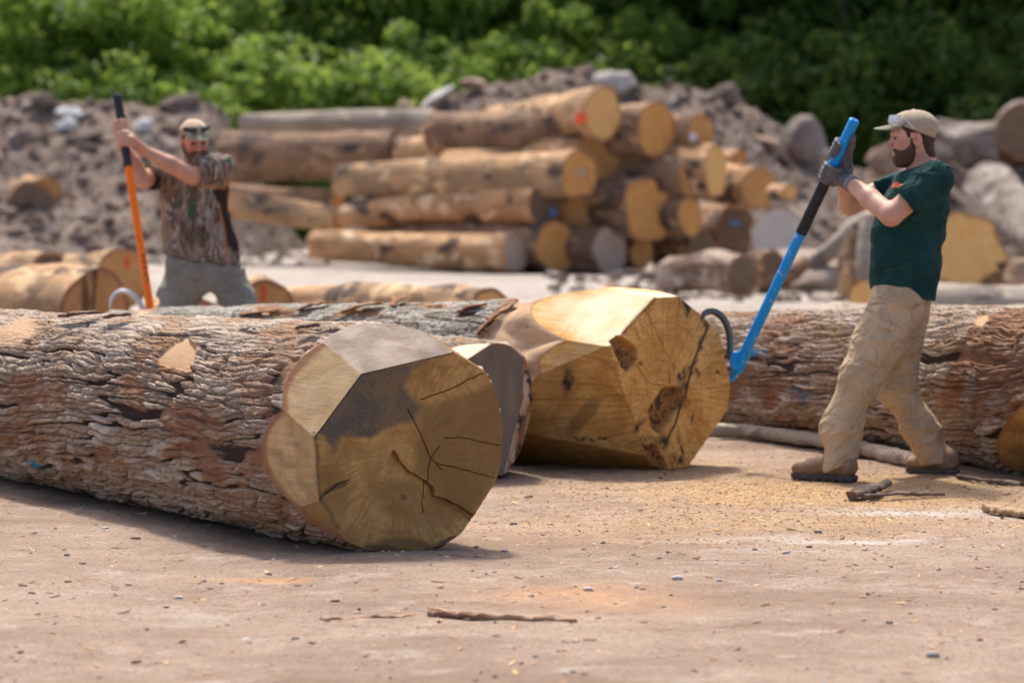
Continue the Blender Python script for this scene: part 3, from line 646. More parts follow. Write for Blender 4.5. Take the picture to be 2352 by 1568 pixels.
CHIP = m_chip()
def m_chipb():
    n = NT('bark_litter', .9, .15); return n.out(n.ramp(n.attr('shade'), [(0, (.10, .06, .04)), (.4, (.26, .155, .095)), (.75, (.40, .26, .17)), (1, (.55, .40, .28))]))
CHIPB = m_chipb()
P1 = view_pts(rg, 9500, 7.4, 23, 1.0)
def cl(px, py, sx, sy, n): g = gnd(px, py); return np.stack([g[0] + rg.normal(0, sx, n), g[1] + rg.normal(0, sy, n)], 1)
P2 = np.vstack([cl(1750, 1130, .7, .8, 3800), cl(2020, 1120, .8, .8, 3800), cl(1600, 1190, .8, .7, 1500), cl(1950, 1210, .9, .7, 2200)])
P = np.vstack([P1, P2]); o = chips('wood_chips', np.c_[P, gheight(P) + .002], np.concatenate([.004 + .024 * rg.uniform(0, 1, len(P1)) ** 7, rg.uniform(.004, .0115, len(P2))]), rg, CHIP); kind(o, 'stuff'); tag(o, 'sawdust and small wood chips scattered on the dirt yard', 'wood chips')
P3 = np.stack([rg.uniform(-5.5, 3.5, 2600), rg.uniform(22, 36, 2600)], 1); o = chips('bark_litter', np.c_[P3, gheight(P3) + .004], .02 + .12 * rg.uniform(0, 1, len(P3)) ** 3, rg, CHIPB); kind(o, 'stuff'); tag(o, 'brown bark litter covering the ground behind the front logs', 'bark litter')
# single stones one can point at
def stone(px, py, s, label, sh, cat='stone'):
    g = gnd(px, py); V0, F0 = ico(); V = V0; F = F0
    for _ in range(2):                  # subdivide
        mid = {}; V = list(map(tuple, V)); NF = []
        def mp(a, b):
            k = (min(a, b), max(a, b))
            if k not in mid: mid[k] = len(V); p = nrm(np.add(V[a], V[b])); V.append(tuple(p))
            return mid[k]
        for a, b, c in F: x, y, z = mp(a, b), mp(b, c), mp(c, a); NF += [(a, x, z), (b, y, x), (c, z, y), (x, y, z)]
        F = np.array(NF); V = np.array(V)
    V = V * np.array([1.2, .9, .62]); V = V * (1 + .28 * vnoise(V * 1.3 + px, 3))[:, None]; V = np.clip(V, [-1.1, -.8, -.5], [1.1, .85, .5])
    z = float(gheight(g[None])[0]); V = V * s + np.array([g[0], g[1], z + s * .34])
    o = obj('stone', V, F, STONE1[sh], None, dict(shade=np.full(len(V), .5)), smooth=False, origin=(g[0], g[1], z)); tag(o, label, cat, 'loose stones on the yard'); return o
def m_s1(nm, c1, c2):
    n = NT(nm, .9, .2); return n.out(n.mix(n.noise(n.co(), 60, 4), c1, c2), n.noise(n.co(), 120, 3), .003)
STONE1 = [m_s1('grey_stone', (.20, .18, .17), (.40, .37, .35)), m_s1('white_stone', (.48, .43, .39), (.64, .59, .55))]
for px, py, s, lb, sh in ((1556, 1348, .022, 'white stone to the right of the orange sawdust patch', 1), (1352, 1366, .020, 'white stone lying in the orange sawdust patch', 1), (1179, 1201, .018, 'dark stone right of the big octagonal log end', 0), (410, 1374, .016, 'pale stone at the left, left of the thin twig', 1), (1878, 1222, .018, 'grey stone below the front boot of the man in the green shirt', 0),
                           (2143, 1512, .022, 'dark grey stone near the bottom right corner', 0), (154, 1272, .014, 'dark stone in front of the left part of the oak log', 0),
                           (1652, 1350, .013, 'small flat white stone beside the larger white stone', 1), (1805, 1268, .016, 'pale stone on the white dusty streak', 1), (925, 1277, .010, 'tiny white stone touching the foot of the octagonal log end', 1),):
    stone(px, py, s * .8, lb, sh)
# ------------------------------------------------------------------ dirt mounds behind the yard
def m_dirt():
    n = NT('mound_dirt', .95, .1); v = n.co(); a = n.noise(v, .9, 5, .6); b = n.noise(v, 6, 5, .65)
    c = n.mix(n.mr(a, .35, .65), (.15, .108, .085), (.25, .192, .155)); c = n.mix(n.mr(b, .5, .68, 0, .75), c, (.37, .315, .28)); c = n.mix(n.mr(b, .48, .32, 0, .7), c, (.12, .095, .08))
    return n.out(c, b, .12, .9)
DIRT = m_dirt()
def mound(name, prof, Y, slope, seed, y0=8.5, y1=9):
    pr = np.array(prof, float); xs = (pr[:, 0] - PW / 2) / FPX * Y; hs = CAMZ + (440 - pr[:, 1]) / FPX * Y
    X = np.arange(xs[0], xs[-1], .07); Yv = np.arange(Y - y0, Y + y1, .09); GX, GY = np.meshgrid(X, Yv); P = np.stack([GX.ravel(), GY.ravel()], 1)
    H = np.interp(P[:, 0], xs, hs); d = np.abs(P[:, 1] + .5 * fbm(P * .6, 2, seed) - Y)
    z = H - np.where(P[:, 1] < Y, d * slope * (.75 + .25 * np.clip(H / 3, 0, 1)), d * .9); z = z + .22 * fbm(P * .9, 4, seed + 1) + .10 * fbm(P * 4, 3, seed + 2)
    z = np.maximum(z, -.4)
    o = obj(name, np.c_[P, z], grid_faces(len(Yv), len(X)), DIRT); kind(o, 'structure'); return P, z
ML = mound('dirt_mound', [(-160, 250), (0, 236), (60, 222), (120, 238), (260, 248), (380, 240), (430, 226), (500, 252), (560, 330), (640, 470), (720, 600)], 78, .42, 301)
MR = mound('dirt_mound', [(760, 560), (900, 290), (960, 256), (1050, 215), (1100, 196), (1200, 184), (1250, 166), (1330, 162), (1400, 186), (1500, 205), (1560, 192), (1640, 204), (1700, 230), (1780, 285), (1850, 312), (1900, 355), (1990, 390), (2100, 380), (2200, 370), (2352, 360), (2500, 350)], 80, .42, 331)
MQ = mound('dirt_mound', [(2030, 640), (2110, 440), (2180, 388), (2300, 378), (2420, 366), (2560, 380), (2700, 640)], 62.5, .55, 371, 4.5, 6)
rg = np.random.default_rng(8)
def m_clod():
    n = NT('dirt_clod', .95, .1); s = n.attr('shade'); return n.out(n.ramp(s, [(0, (.10, .072, .056)), (.5, (.20, .15, .12)), (.85, (.30, .235, .195)), (1, (.46, .40, .36))]))
RUB = m_clod()
for (P, z), n in ((ML, 2200), (MR, 3400), (MQ, 700)):
    idx = rg.choice(np.flatnonzero((z > .1) & (P[:, 1] < 80.5)), n); sz = .025 + .16 * rg.uniform(0, 1, n) ** 4
    V0 = np.c_[P[idx], z[idx] + sz * .2]
    o = stones('rubble', V0, sz, .8, rg, RUB); kind(o, 'stuff'); tag(o, 'loose clods and rubble covering the dirt mounds', 'rubble')
# rubble at the feet of the mounds and behind the man on the right
PR = np.vstack([np.stack([rg.uniform(.5, 8.5, 900), rg.uniform(41, 60, 900)], 1), np.stack([rg.uniform(-9, -3.4, 500), rg.uniform(62, 74, 500)], 1)])
sz = .02 + .13 * rg.uniform(0, 1, len(PR)) ** 4; o = stones('rubble', np.c_[PR, gheight(PR) + sz * .2], sz, .7, rg, RUB); kind(o, 'stuff'); tag(o, 'broken stone and clods lying on the ground before the mounds', 'rubble')

def m_rock(nm, a, b, c, sc=1.):
    n = NT(nm, .92, .15); v = n.co(); p = n.noise(v, 1.6 * sc, 5, .6); q = n.noise(v, 9 * sc, 4, .6)
    col = n.mix(n.mr(p, .38, .62), a, b); col = n.mix(n.mr(q, .52, .7, 0, .7), col, c); return n.out(col, q, .05, .8)
ROCK_G = m_rock('grey_rock', (.20, .160, .138), (.31, .262, .23), (.40, .35, .31)); ROCK_L = m_rock('light_rock', (.42, .38, .35), (.54, .50, .46), (.62, .58, .54)); ROCK_W = m_rock('pale_concrete', (.50, .50, .51), (.62, .62, .63), (.70, .70, .71)); ROCK_D = m_rock('dark_rock', (.115, .085, .068), (.20, .155, .128), (.29, .24, .205)); ROCK_B = m_rock('brown_rock', (.27, .18, .125), (.38, .275, .205), (.46, .35, .27))
def superell(ns, nr, p):
    th = np.linspace(0, 2 * np.pi, ns, endpoint=False); ph = np.linspace(-np.pi / 2, np.pi / 2, nr); T, Pp = np.meshgrid(th, ph)
    D = np.stack([np.cos(Pp) * np.cos(T), np.cos(Pp) * np.sin(T), np.sin(Pp)], -1).reshape(-1, 3)
    r = (np.abs(D) ** p).sum(1) ** (-1 / p); return D * r[:, None], grid_faces(nr, ns, True)
def boulder(name, label, px, py, hw, hh, Y, m, p=2.6, seed=0, tilt=0, rough=.12, depth=None, cat='boulder', group=None):
    s = Y / FPX; V, F = superell(44, 26, p); sc = np.array([hw * s, (depth or max(hw, hh) * s * .9), hh * s])
    nz = fbm(V * 1.3 + seed * 3.1, 4, seed); f1_, f2_, cc_ = voro(V[:, 0] * 1.6 + seed, V[:, 2] * 1.6 + V[:, 1] * .7, seed); V = V * (1 + rough * 2.2 * nz + .5 * rough * fbm(V * 5 + seed, 3, seed + 5) + rough * .8 * (cc_ - .5) * sstep(0, .25, f2_ - f1_))[:, None]
    rb_ = np.random.default_rng(seed + 77)
    for _ in range(13):
        d_ = nrm(rb_.normal(size=3)); o_ = rb_.uniform(.70, .95); V = V - d_ * np.maximum(0, V @ d_ - o_)[:, None] * .92
    V = V * sc; a = math.radians(tilt); V = np.stack([V[:, 0] * math.cos(a) + V[:, 2] * math.sin(a), V[:, 1], -V[:, 0] * math.sin(a) + V[:, 2] * math.cos(a)], 1)
    c = at(px, py, Y); o = obj(name, V + c, F, m, origin=(c[0], c[1], c[2] - hh * s)); tag(o, label, cat, group); return o
G = 'boulders and broken slabs on the dirt mounds'
boulder('boulder', 'rounded pale boulder sitting on the crest just behind the topmost log of the pile', 1416, 194, 54, 29, 79.6, ROCK_L, 2.4, 1, group=G)
boulder('rock_slab', 'grey slab tilted up at the left shoulder of the middle mound', 1003, 226, 48, 14, 79.5, ROCK_L, 3.5, 2, -33, group=G, cat='rock slab')
boulder('rock_slab', 'thin flat slab lying near the top of the middle mound', 1086, 191, 32, 12, 79.6, ROCK_B, 3.2, 3, 8, group=G, cat='rock slab')
boulder('boulder', 'small pointed rock at the left foot of the tilted slab', 934, 252, 28, 22, 79.8, ROCK_B, 2, 4, 20, group=G)
boulder('boulder', 'dark rounded rock on the right crest of the middle mound', 1668, 222, 33, 30, 79.4, ROCK_D, 2.3, 5, group=G)
boulder('boulder', 'large rounded grey boulder left of the top of the blue pole', 1846, 322, 52, 60, 78.9, ROCK_G, 2.3, 6, 12, group=G)
boulder('boulder', 'tan boulder just behind the cap visor of the man in the green shirt', 2030, 370, 46, 40, 78.9, ROCK_B, 2.2, 7, group=G)
boulder('boulder', 'weathered boulder behind the grey gloves of the man in the green shirt', 1940, 470, 46, 40, 77.6, ROCK_G, 2.4, 8, group=G)
boulder('rock_slab', 'brown sloping slab on the right flank of the middle mound', 1775, 340, 50, 16, 78.3, ROCK_B, 2.8, 9, 40, group=G, cat='rock slab')
boulder('concrete_chunk', 'white concrete chunk near the top left of the left mound', 160, 262, 32, 17, 77.1, ROCK_W, 3, 10, 10, group=G, cat='concrete chunk')
boulder('concrete_chunk', 'white broken chunk just below another white chunk on the left mound', 152, 292, 26, 20, 76.5, ROCK_W, 2.3, 11, -20, group=G, cat='concrete chunk')
boulder('concrete_chunk', 'pale blue grey slab behind the forearms of the man in camouflage', 330, 294, 27, 22, 76.5, ROCK_W, 4, 12, -28, group=G, cat='concrete chunk')
boulder('concrete_block', 'square grey block half buried in the left mound', 42, 325, 30, 29, 75.7, ROCK_G, 4.5, 13, 5, group=G, cat='concrete block')
boulder('boulder', 'lumpy dark clod on the left end of the left mound crest', 100, 228, 28, 20, 77.5, ROCK_D, 2, 14, group=G)
boulder('boulder', 'dark pointed clod on the crest of the left mound behind the camouflage cap', 412, 240, 50, 24, 77.6, ROCK_D, 2, 15, -15, group=G)
boulder('boulder', 'brown slanting rock on the left mound, left of the black grip', 186, 318, 60, 18, 76, ROCK_D, 2.4, 16, -22, group=G)
# the dirt bank with the roots right of the blue pole
DIRTB = m_rock('bank_dirt', (.25, .185, .145), (.36, .285, .235), (.44, .37, .32), 1.5)
boulder('dirt_bank', 'low bank of brown dirt behind the blue pole', 1840, 660, 270, 84, 47, DIRTB, 2, 19, -6, .22, cat='dirt bank', depth=1.6)
def stick(name, label, pts, rad, m, cat, Y, group=None, ns=10, seed=0):
    Q = np.array([at(x, y, Y + dy) for x, y, dy in pts]); n = 26; t = np.linspace(0, len(Q) - 1, n)
    C = np.stack([np.interp(t, np.arange(len(Q)), Q[:, k]) for k in range(3)], 1); R = np.interp(t, np.linspace(0, len(Q) - 1, len(rad)), rad) * Y / FPX
    V, F = tube(C, R, ns); V = V + (.25 * np.mean(R)) * np.stack([fbm(V * 6, 3, seed), fbm(V * 6, 3, seed + 1), fbm(V * 6, 3, seed + 2)], 1)
    o = obj(name, V, F, m, attrs=dict(lc=V - V.mean(0)), origin=C[np.argmin(C[:, 2])]); tag(o, label, cat, group); return o
G2 = 'broken wood and roots'
stick('root_slab', 'long pale split root slanting up towards the chest of the man in the green shirt', [(1806, 668, .2), (1880, 600, 0), (1960, 530, 0), (2010, 500, .2)], [16, 20, 26, 22], BARK_PALE, 'root', 46, G2, seed=1)
stick('root_slab', 'upright brown splintered slab left of the green shirt hem', [(1950, 690, 0), (1945, 600, 0), (1968, 520, .2)], [20, 24, 14], BARK_BROWN, 'root', 45, G2, seed=4)
stick('root_slab', 'second upright splintered slab, standing against the back of the green shirt', [(1990, 690, 0), (1985, 610, 0), (1992, 500, .3)], [20, 22, 14], BARK_PALE, 'root', 44.5, G2, seed=7)
stick('root_slab', 'short pale splinter standing between the blue pole and the trousers', [(1935, 692, 0), (1942, 640, 0), (1950, 596, 0)], [15, 13, 3], BARK_TAN, 'root', 43.5, G2, seed=9)
stick('root_slab', 'dark slanting root low behind the blue pole', [(1740, 660, 0), (1800, 640, 0), (1850, 600, .2)], [18, 24, 16], BARK_BROWN, 'root', 45, G2, seed=12)
# big rocks and weathered logs behind the man on the right
G3 = 'big grey rocks behind the man in the green shirt'
boulder('boulder', 'dark grey rock behind the shoulders of the man in the green shirt', 2196, 420, 42, 44, 61.4, ROCK_D, 2.4, 23, group=G3)
boulder('boulder', 'dark rock under the thick weathered log section at the right', 2290, 420, 50, 42, 61.3, ROCK_D, 2.4, 24, group=G3)
boulder('boulder', 'brown earth covered rock low at the right edge', 2330, 640, 60, 50, 44, ROCK_B, 2.4, 25, group=G3)

# ------------------------------------------------------------------ the log pile and the other logs
def slog(label, px, py, hw, hh, Y, bark, cut, far=None, L=5., seed=0, group=None, shape=None, cut_fn=None, bark_fn=None, rf=None, name='log', nth=72, nt=44, lump=.03):
    """log whose visible end is seen at (px, py) with half width hw and half height hh; far = (px, py, radius, distance) of the other end"""
    c = at(px, py, Y); r = hh * Y / FPX
    if far: e = at(far[0], far[1], far[3]); a = c - e; L = np.linalg.norm(a); rf = far[2] * far[3] / FPX
    else: al = math.acos(min(1, hw / hh)); a = np.array([math.sin(al), -math.cos(al), 0]); rf = r * (rf or .8)
    LF = LogFrame(c, a, r, rf, L); rr = np.random.default_rng(seed + 900); k_ = rr.uniform(-.05, .05, 4); f_ = rr.uniform(0, 6.28, 4); s0_ = shape or (lambda th: 1.)
    shape = lambda th: s0_(th) + sum(k_[i] * np.sin((i + 2) * th + f_[i]) for i in range(4))
    rt = build_log(name, label, LF, nth, nt, bark, cut, 'smooth', seed, group, bark_fn, cut_fn, shape, nrho=16, lump=lump, rimw=.05, far_cut=True, bow=.12 * rr.uniform(-1, 1) * (r / .4))
    LFS[rt.name] = LF; return rt
def spot(cx, cy, rx, ry, kk='dark'):
    def f(W, p, fac, B, X, Y):
        B[kk] = np.maximum(B[kk], blob(p, cx, cy, rx, ry)); return np.zeros(len(X))
    return f
pd = lambda *q_: None
LFS = {}
def patch(root, name, px, py, rx, ry, m, on=0, n=14):     # paint mark or paper tag lying on the sawn end or the bark
    LF = LFS[root.name]; th = np.linspace(0, 2 * np.pi, n, endpoint=False); k = 1 + .2 * np.sin(3 * th + px)
    Q = np.array([LF.wor(*[np.array([q_]) for q_ in LF.hit(px + rx * k[i] * math.cos(t), py + ry * k[i] * math.sin(t), on)])[0] for i, t in enumerate(th)] + [LF.wor(*[np.array([q_]) for q_ in LF.hit(px, py, on)])[0]])
    d = nrm(CAM - Q[-1]); o1, o2_ = (.014, .02) if on == 0 else (.05, .10); A = Q[:-1] + d * o1; Bk = Q[:-1] - d * o2_; c = Q[-1] + d * o1
    V = np.vstack([A, Bk, c[None]]); i = np.arange(n); j = (i + 1) % n
    return obj(name, V, [np.stack([i, j, np.full(n, 2 * n)], 1), np.stack([j, i, i + n, j + n], 1)], m, root, smooth=False)
def flat_m(nm, c, rough=.7, spec=.3, metal=0.): n = NT(nm, rough, spec); n.b.inputs['Metallic'].default_value = metal; return n.out(c)
PAINT_R = flat_m('red_spray_paint', (.75, .085, .03)); TAG_W = flat_m('white_paper_tag', (.75, .76, .82)); TAG_B = flat_m('blue_paint', (.10, .28, .62))
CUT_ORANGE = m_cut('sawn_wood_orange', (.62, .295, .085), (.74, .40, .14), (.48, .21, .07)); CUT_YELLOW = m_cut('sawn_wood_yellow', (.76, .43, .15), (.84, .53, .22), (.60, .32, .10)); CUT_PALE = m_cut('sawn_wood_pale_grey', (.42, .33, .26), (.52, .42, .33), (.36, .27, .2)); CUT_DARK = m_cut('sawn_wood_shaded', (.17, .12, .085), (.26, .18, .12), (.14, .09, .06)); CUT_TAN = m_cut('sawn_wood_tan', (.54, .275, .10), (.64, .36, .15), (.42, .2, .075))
CUT_CONC = m_cut('sawn_wood_silver', (.47, .43, .40), (.56, .52, .48), (.40, .36, .33))
BARK_PINK = m_smooth('pinkish_broken_wood', (.30, .215, .165), (.42, .32, .25), (.52, .42, .34), (.16, .105, .075))
GP = 'logs of the pile behind the yard'
heart = lambda th: 1 - .20 * np.exp(-((th - 1.0) / .28) ** 2) - .10 * np.cos(th - .6)
lemon = lambda th: 1 - .12 * np.cos(2 * th) + .06 * np.cos(4 * th)
tooth = lambda th: 1 + .06 * np.cos(3 * th + .5) - .1 * np.exp(-((th - 1.9) / .4) ** 2)
oval = lambda th: 1 + .04 * np.cos(2 * th + 1.) + .03 * np.sin(3 * th)
h_ = slog('bottom left log of the pile, debarked with dark stains, its grey end at the right', 1187, 581, 25, 45, 55.4, BARK_ORANGE, CUT_PALE, (728, 563, 33, 58.5), seed=1, group=GP)
slog('log with round orange end in the bottom row of the pile, beside the grey end', 1278, 568, 48, 61, 55.6, BARK_BROWN, CUT_ORANGE, seed=2, group=GP, shape=oval)
slog('log with greyish oval end, bottom row of the pile, right of the round orange end', 1401, 577, 40, 57, 55.6, BARK_BROWN, CUT_PALE, seed=3, group=GP, shape=oval)
slog('small dark log at the right end of the bottom row of the pile', 1474, 582, 28, 38, 56.2, BARK_BROWN, CUT_TAN, seed=4, group=GP)
slog('log with a broad heart shaped end in the middle of the pile', 1494, 478, 57, 76, 55.8, BARK_BROWN, CUT_ORANGE, seed=5, group=GP, shape=heart)
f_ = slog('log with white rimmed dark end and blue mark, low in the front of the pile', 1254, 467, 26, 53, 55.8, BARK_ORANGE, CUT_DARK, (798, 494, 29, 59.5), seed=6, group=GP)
patch(f_, 'paint_mark', 1270, 488, 8, 11, TAG_B); 
slog('log with a brown end tucked under the white rimmed dark end of the pile', 1326, 488, 40, 40, 56.2, BARK_BROWN, CUT_TAN, seed=7, group=GP)
e_ = slog('long grey tan log crossing the front of the pile, with a worn yellow end', 1331, 400, 31, 57, 55.4, BARK_TAN, CUT_ORANGE, (790, 415, 38, 60), seed=8, group=GP, shape=tooth)
patch(e_, 'paper_tag', 1336, 396, 9, 11, CUT_PALE)
slog('thick log with a big tan end right behind the long front log of the pile', 1382, 381, 40, 74, 56.4, BARK_ORANGE, CUT_TAN, (920, 349, 36, 62), seed=9, group=GP, shape=oval)
a_ = slog('topmost log of the pile with a lemon shaped end and a red paint mark', 1384, 261, 37, 56, 56.0, BARK_TAN, CUT_YELLOW, (978, 313, 22, 62), seed=10, group=GP, shape=lemon)
patch(a_, 'paint_mark', 1333, 273, 13, 13, PAINT_R, 'bark')
slog('log with a ragged tooth shaped end, top right of the pile', 1508, 296, 45, 66, 56.2, BARK_BROWN, CUT_ORANGE, seed=11, group=GP, shape=tooth)
c_ = slog('log with a round end and a white tag at the top right of the pile', 1609, 308, 34, 47, 56.6, BARK_BROWN, CUT_TAN, seed=12, group=GP)
patch(c_, 'paper_tag', 1592, 315, 8, 10, TAG_W, 0)
slog('narrow log end beside the heart shaped end of the pile', 1538, 400, 23, 46, 56.4, BARK_BROWN, CUT_TAN, seed=13, group=GP)
slog('grey brown oval log end right of the narrow one in the pile', 1588, 408, 30, 52, 56.2, BARK_BROWN, CUT_TAN, seed=14, group=GP)
slog('oblong orange log end right of the heart shaped end in the pile', 1586, 498, 29, 48, 56.0, BARK_BROWN, CUT_ORANGE, seed=15, group=GP, shape=oval)
slog('tall yellow oval log end at the right of the pile, under the tagged log', 1644, 393, 28, 63, 56.3, BARK_ORANGE, CUT_YELLOW, seed=16, group=GP)
slog('short thick brown log sticking out right of the pile', 1744, 432, 26, 48, 57, BARK_ORANGE, CUT_TAN, (1650, 420, 46, 58.5), seed=17, group=GP)
slog('small brown log end behind the right shoulder of the pile', 1700, 364, 12, 18, 59, BARK_ORANGE, CUT_TAN, (1640, 362, 18, 61), seed=18, group=GP)
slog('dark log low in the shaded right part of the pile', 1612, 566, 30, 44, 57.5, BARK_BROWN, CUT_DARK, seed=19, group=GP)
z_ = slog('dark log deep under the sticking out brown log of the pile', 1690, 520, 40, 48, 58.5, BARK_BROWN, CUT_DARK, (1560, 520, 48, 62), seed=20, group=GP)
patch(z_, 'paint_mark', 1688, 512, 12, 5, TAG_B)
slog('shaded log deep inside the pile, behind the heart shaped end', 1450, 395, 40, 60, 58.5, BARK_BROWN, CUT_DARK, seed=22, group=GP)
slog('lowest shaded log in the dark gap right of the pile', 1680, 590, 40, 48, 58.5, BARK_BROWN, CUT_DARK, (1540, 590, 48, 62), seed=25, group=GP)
GB = 'logs lying behind the pile'
slog('thick brown log behind the man in camouflage, left of the pile', 908, 350, 20, 50, 62, BARK_BROWN, CUT_DARK, (520, 362, 58, 63), seed=31, group=GB)
slog('pale grey log lying on top of the thick brown log left of the pile', 1003, 292, 16, 42, 63, BARK_PALE, CUT_PALE, (556, 285, 21, 64.5), seed=32, group=GB)
slog('brown log under the thick brown log left of the pile', 776, 462, 12, 26, 63, BARK_BROWN, CUT_TAN, (520, 448, 26, 65), seed=33, group=GB)
slog('slanting pale log in front of the low brown log, left of the pile', 778, 506, 12, 26, 61, BARK_TAN, CUT_TAN, (520, 462, 34, 62.5), seed=34, group=GB)
slog('short tan log end behind the topmost log of the pile', 1110, 258, 8, 12, 62, BARK_ORANGE, CUT_TAN, (1180, 250, 12, 66), seed=35, group=GB)
# logs nearer, left and centre
GL = 'logs lying at the left behind the front logs'
slog('log with bright sawn end and peeling bark, just behind the oak log', 222, 707, 38, 88, 28, BARK_TAN, CUT_TAN, (-260, 700, 84, 31.5), seed=41, group=GL, cut_fn=lambda W, p, fac, B, X, Y: (B.__setitem__('dark', sstep(.1, .4, fbm(W * np.array([14, 14, 2]), 3, 9)) * .8), np.zeros(len(X)))[1])
slog('log with a nearly black end at the far left', 118, 634, 36, 56, 38, BARK_TAN, CUT_DARK, (-160, 632, 52, 41), seed=42, group=GL)
l_ = slog('log with a red painted yellow end, left of the orange pole', 280, 640, 40, 68, 37, BARK_TAN, CUT_TAN, (80, 638, 64, 40), seed=43, group=GL)
patch(l_, 'paint_mark', 293, 604, 5, 16, PAINT_R)
l_ = slog('short log with a red painted end, right of the legs of the man in camouflage', 612, 706, 48, 66, 26, BARK_TAN, CUT_TAN, (560, 700, 62, 28), seed=44, group=GL, shape=tooth)
patch(l_, 'paint_mark', 606, 674, 5, 22, PAINT_R)
slog('pale peeled log with a pointed end in the middle distance', 1128, 716, 40, 56, 25, BARK_TAN, CUT_YELLOW, (560, 714, 54, 31), seed=45, group=GL, shape=tooth)
slog('low red brown log between the legs of the man in camouflage', 460, 728, 20, 44, 24.5, BARK_ORANGE, CUT_TAN, (360, 728, 44, 28), seed=46, group=GL)
stick('bark_slab', 'orange strip of bark lying on the gravel before the pile', [(1362, 670, 0), (1400, 672, 0), (1446, 668, 0)], [4, 6, 5], BARK_ORANGE, 'bark strip', 44, seed=3)
slog('short dark piece of wood lying on the gravel right of the bark strip', 1420, 668, 12, 14, 44, BARK_ORANGE, CUT_DARK, (1390, 668, 12, 45), seed=47)
slog('brown log half hidden behind the stump at the left mound', 70, 470, 40, 54, 72.4, BARK_BROWN, CUT_DARK, (10, 460, 50, 75), seed=48, group=GL)
slog('orange topped stump lying on the left mound', 105, 446, 20, 40, 73, BARK_ORANGE, CUT_TAN, (40, 440, 40, 75), seed=49, group=GL)
# right side
slog('broad brown piece of broken log lying left of the blue pole', 1706, 632, 44, 48, 43.5, BARK_PINK, CUT_DARK, (1540, 634, 44, 45), seed=71, shape=tooth, lump=.09)
slog('split dark brown log piece lying behind the broad broken one, left of the blue pole', 1775, 602, 16, 30, 45, BARK_BROWN, CUT_DARK, (1660, 622, 30, 46.5), seed=72, shape=tooth, lump=.08)
BARK_WEATH = m_smooth('weathered_grey_wood', (.15, .12, .10), (.25, .21, .18), (.36, .32, .285), (.09, .07, .06))
slog('thick weathered grey log section lying right of the tan cap', 2318, 328, 16, 54, 62, BARK_WEATH, CUT_DARK, (2156, 326, 50, 63), seed=61, group='big weathered logs behind the man in the green shirt', lump=.09)
slog('dark weathered log section at the right edge, level with the tan cap', 2352, 304, 34, 66, 61.6, BARK_WEATH, CUT_DARK, (2345, 290, 60, 64), seed=62, group='big weathered logs behind the man in the green shirt', lump=.09)
GR = 'logs behind the man in the green shirt'
hexa = lambda th: .93 / np.maximum(np.abs(np.cos((th + .25) % (np.pi / 3) - np.pi / 6)), .5) * 1.0 - .28 * np.exp(-(((th + .35 + np.pi) % (2 * np.pi) - np.pi) / .09) ** 2)
slog('huge log with smooth yellow six sided end, behind the back of the green shirt', 2216, 578, 88, 92, 40, BARK_BROWN, CUT_YELLOW, (2246, 640, 80, 43.2), seed=51, group=GR, shape=hexa, nth=160)
slog('weathered silver log slanting down at the right edge', 2440, 560, 40, 66, 52, BARK_WEATH, CUT_DARK, (2272, 430, 58, 58), seed=52, group=GR)
slog('log whose yellow end shows just behind the waist of the khaki trousers', 1986, 690, 36, 50, 32, BARK_PALE, CUT_YELLOW, (2560, 700, 46, 35), seed=53, group=GR)
slog('grey barked log right behind the long bark covered log', 2700, 742, 60, 62, 21.4, BARK_PALE, CUT_DARK, (1900, 752, 56, 23.5), seed=54, group=GR)
octo = lambda th: .95 / np.cos((th + .2) % (np.pi / 4) - np.pi / 8)
slog('big silver grey log end with cut corners, left of the upper blue pole', 1786, 540, 60, 66, 52, BARK_PALE, CUT_CONC, (1800, 536, 60, 54), seed=55, group=GR, shape=octo, nth=120)
slog('small yellow log on top of the silver grey log end', 1815, 442, 10, 20, 53, BARK_ORANGE, CUT_YELLOW, (1778, 441, 20, 54), seed=56, group=GR)
stick('branch', 'bare grey branch slanting behind the back of the man in the green shirt', [(2181, 433, 0), (2215, 460, 0), (2250, 496, 0)], [7, 8, 5], BARK_PALE, 'branch', 48, seed=15)
# ------------------------------------------------------------------ cloth, skin and metal
def m_cloth(nm, a, b, sc=8, weave=420, rough=.9, fold=0., fs=9.):
    n = NT(nm, rough, .15); v = n.co(); f = n.noise(v, sc, 4, .6); g = n.noise(v, weave, 2)
    if fold:
        w1 = n.noise(n.mapv(v, (1, 1, 1.3), rot=(0, .5, 0)), fs, 3, .45, 1.1); w2 = n.noise(n.mapv(v, (1, 1, 1.2), (4, 2, 7), (0, -.7, 0)), fs * 1.6, 3, .45, 1.0)
        rd = lambda x: n.math('ABSOLUTE', n.math('SUBTRACT', x, .5))
        hh = n.math('ADD', n.math('MULTIPLY', rd(w1), -2.6), n.math('MULTIPLY', rd(w2), -1.3))
        return n.out(n.mix(n.mr(f, .35, .65), a, b), n.math('ADD', hh, n.math('MULTIPLY', g, .02)), fold, .9)
    return n.out(n.mix(n.mr(f, .35, .65), a, b), n.math('ADD', n.math('MULTIPLY', n.noise(v, 24, 4), 1.0), n.math('MULTIPLY', g, .25)), .006, .7)
def m_skin(nm, a, b, c):
    n = NT(nm, .55, .35); v = n.co(); n.b.inputs['Subsurface Weight'].default_value = .10; n.b.inputs['Subsurface Radius'].default_value = (.02, .007, .004); n.b.inputs['Subsurface Scale'].default_value = .5
    f = n.noise(v, 14, 4, .6); col = n.mix(n.mr(f, .35, .7), a, b); return n.out(n.mix(n.attr('flush'), col, c), n.noise(v, 160, 3), .0015, .6)
SKIN = m_skin('skin', (.66, .40, .29), (.58, .32, .225), (.56, .22, .16)); SKIN2 = m_skin('tanned_skin', (.60, .335, .23), (.51, .26, .175), (.52, .20, .14))
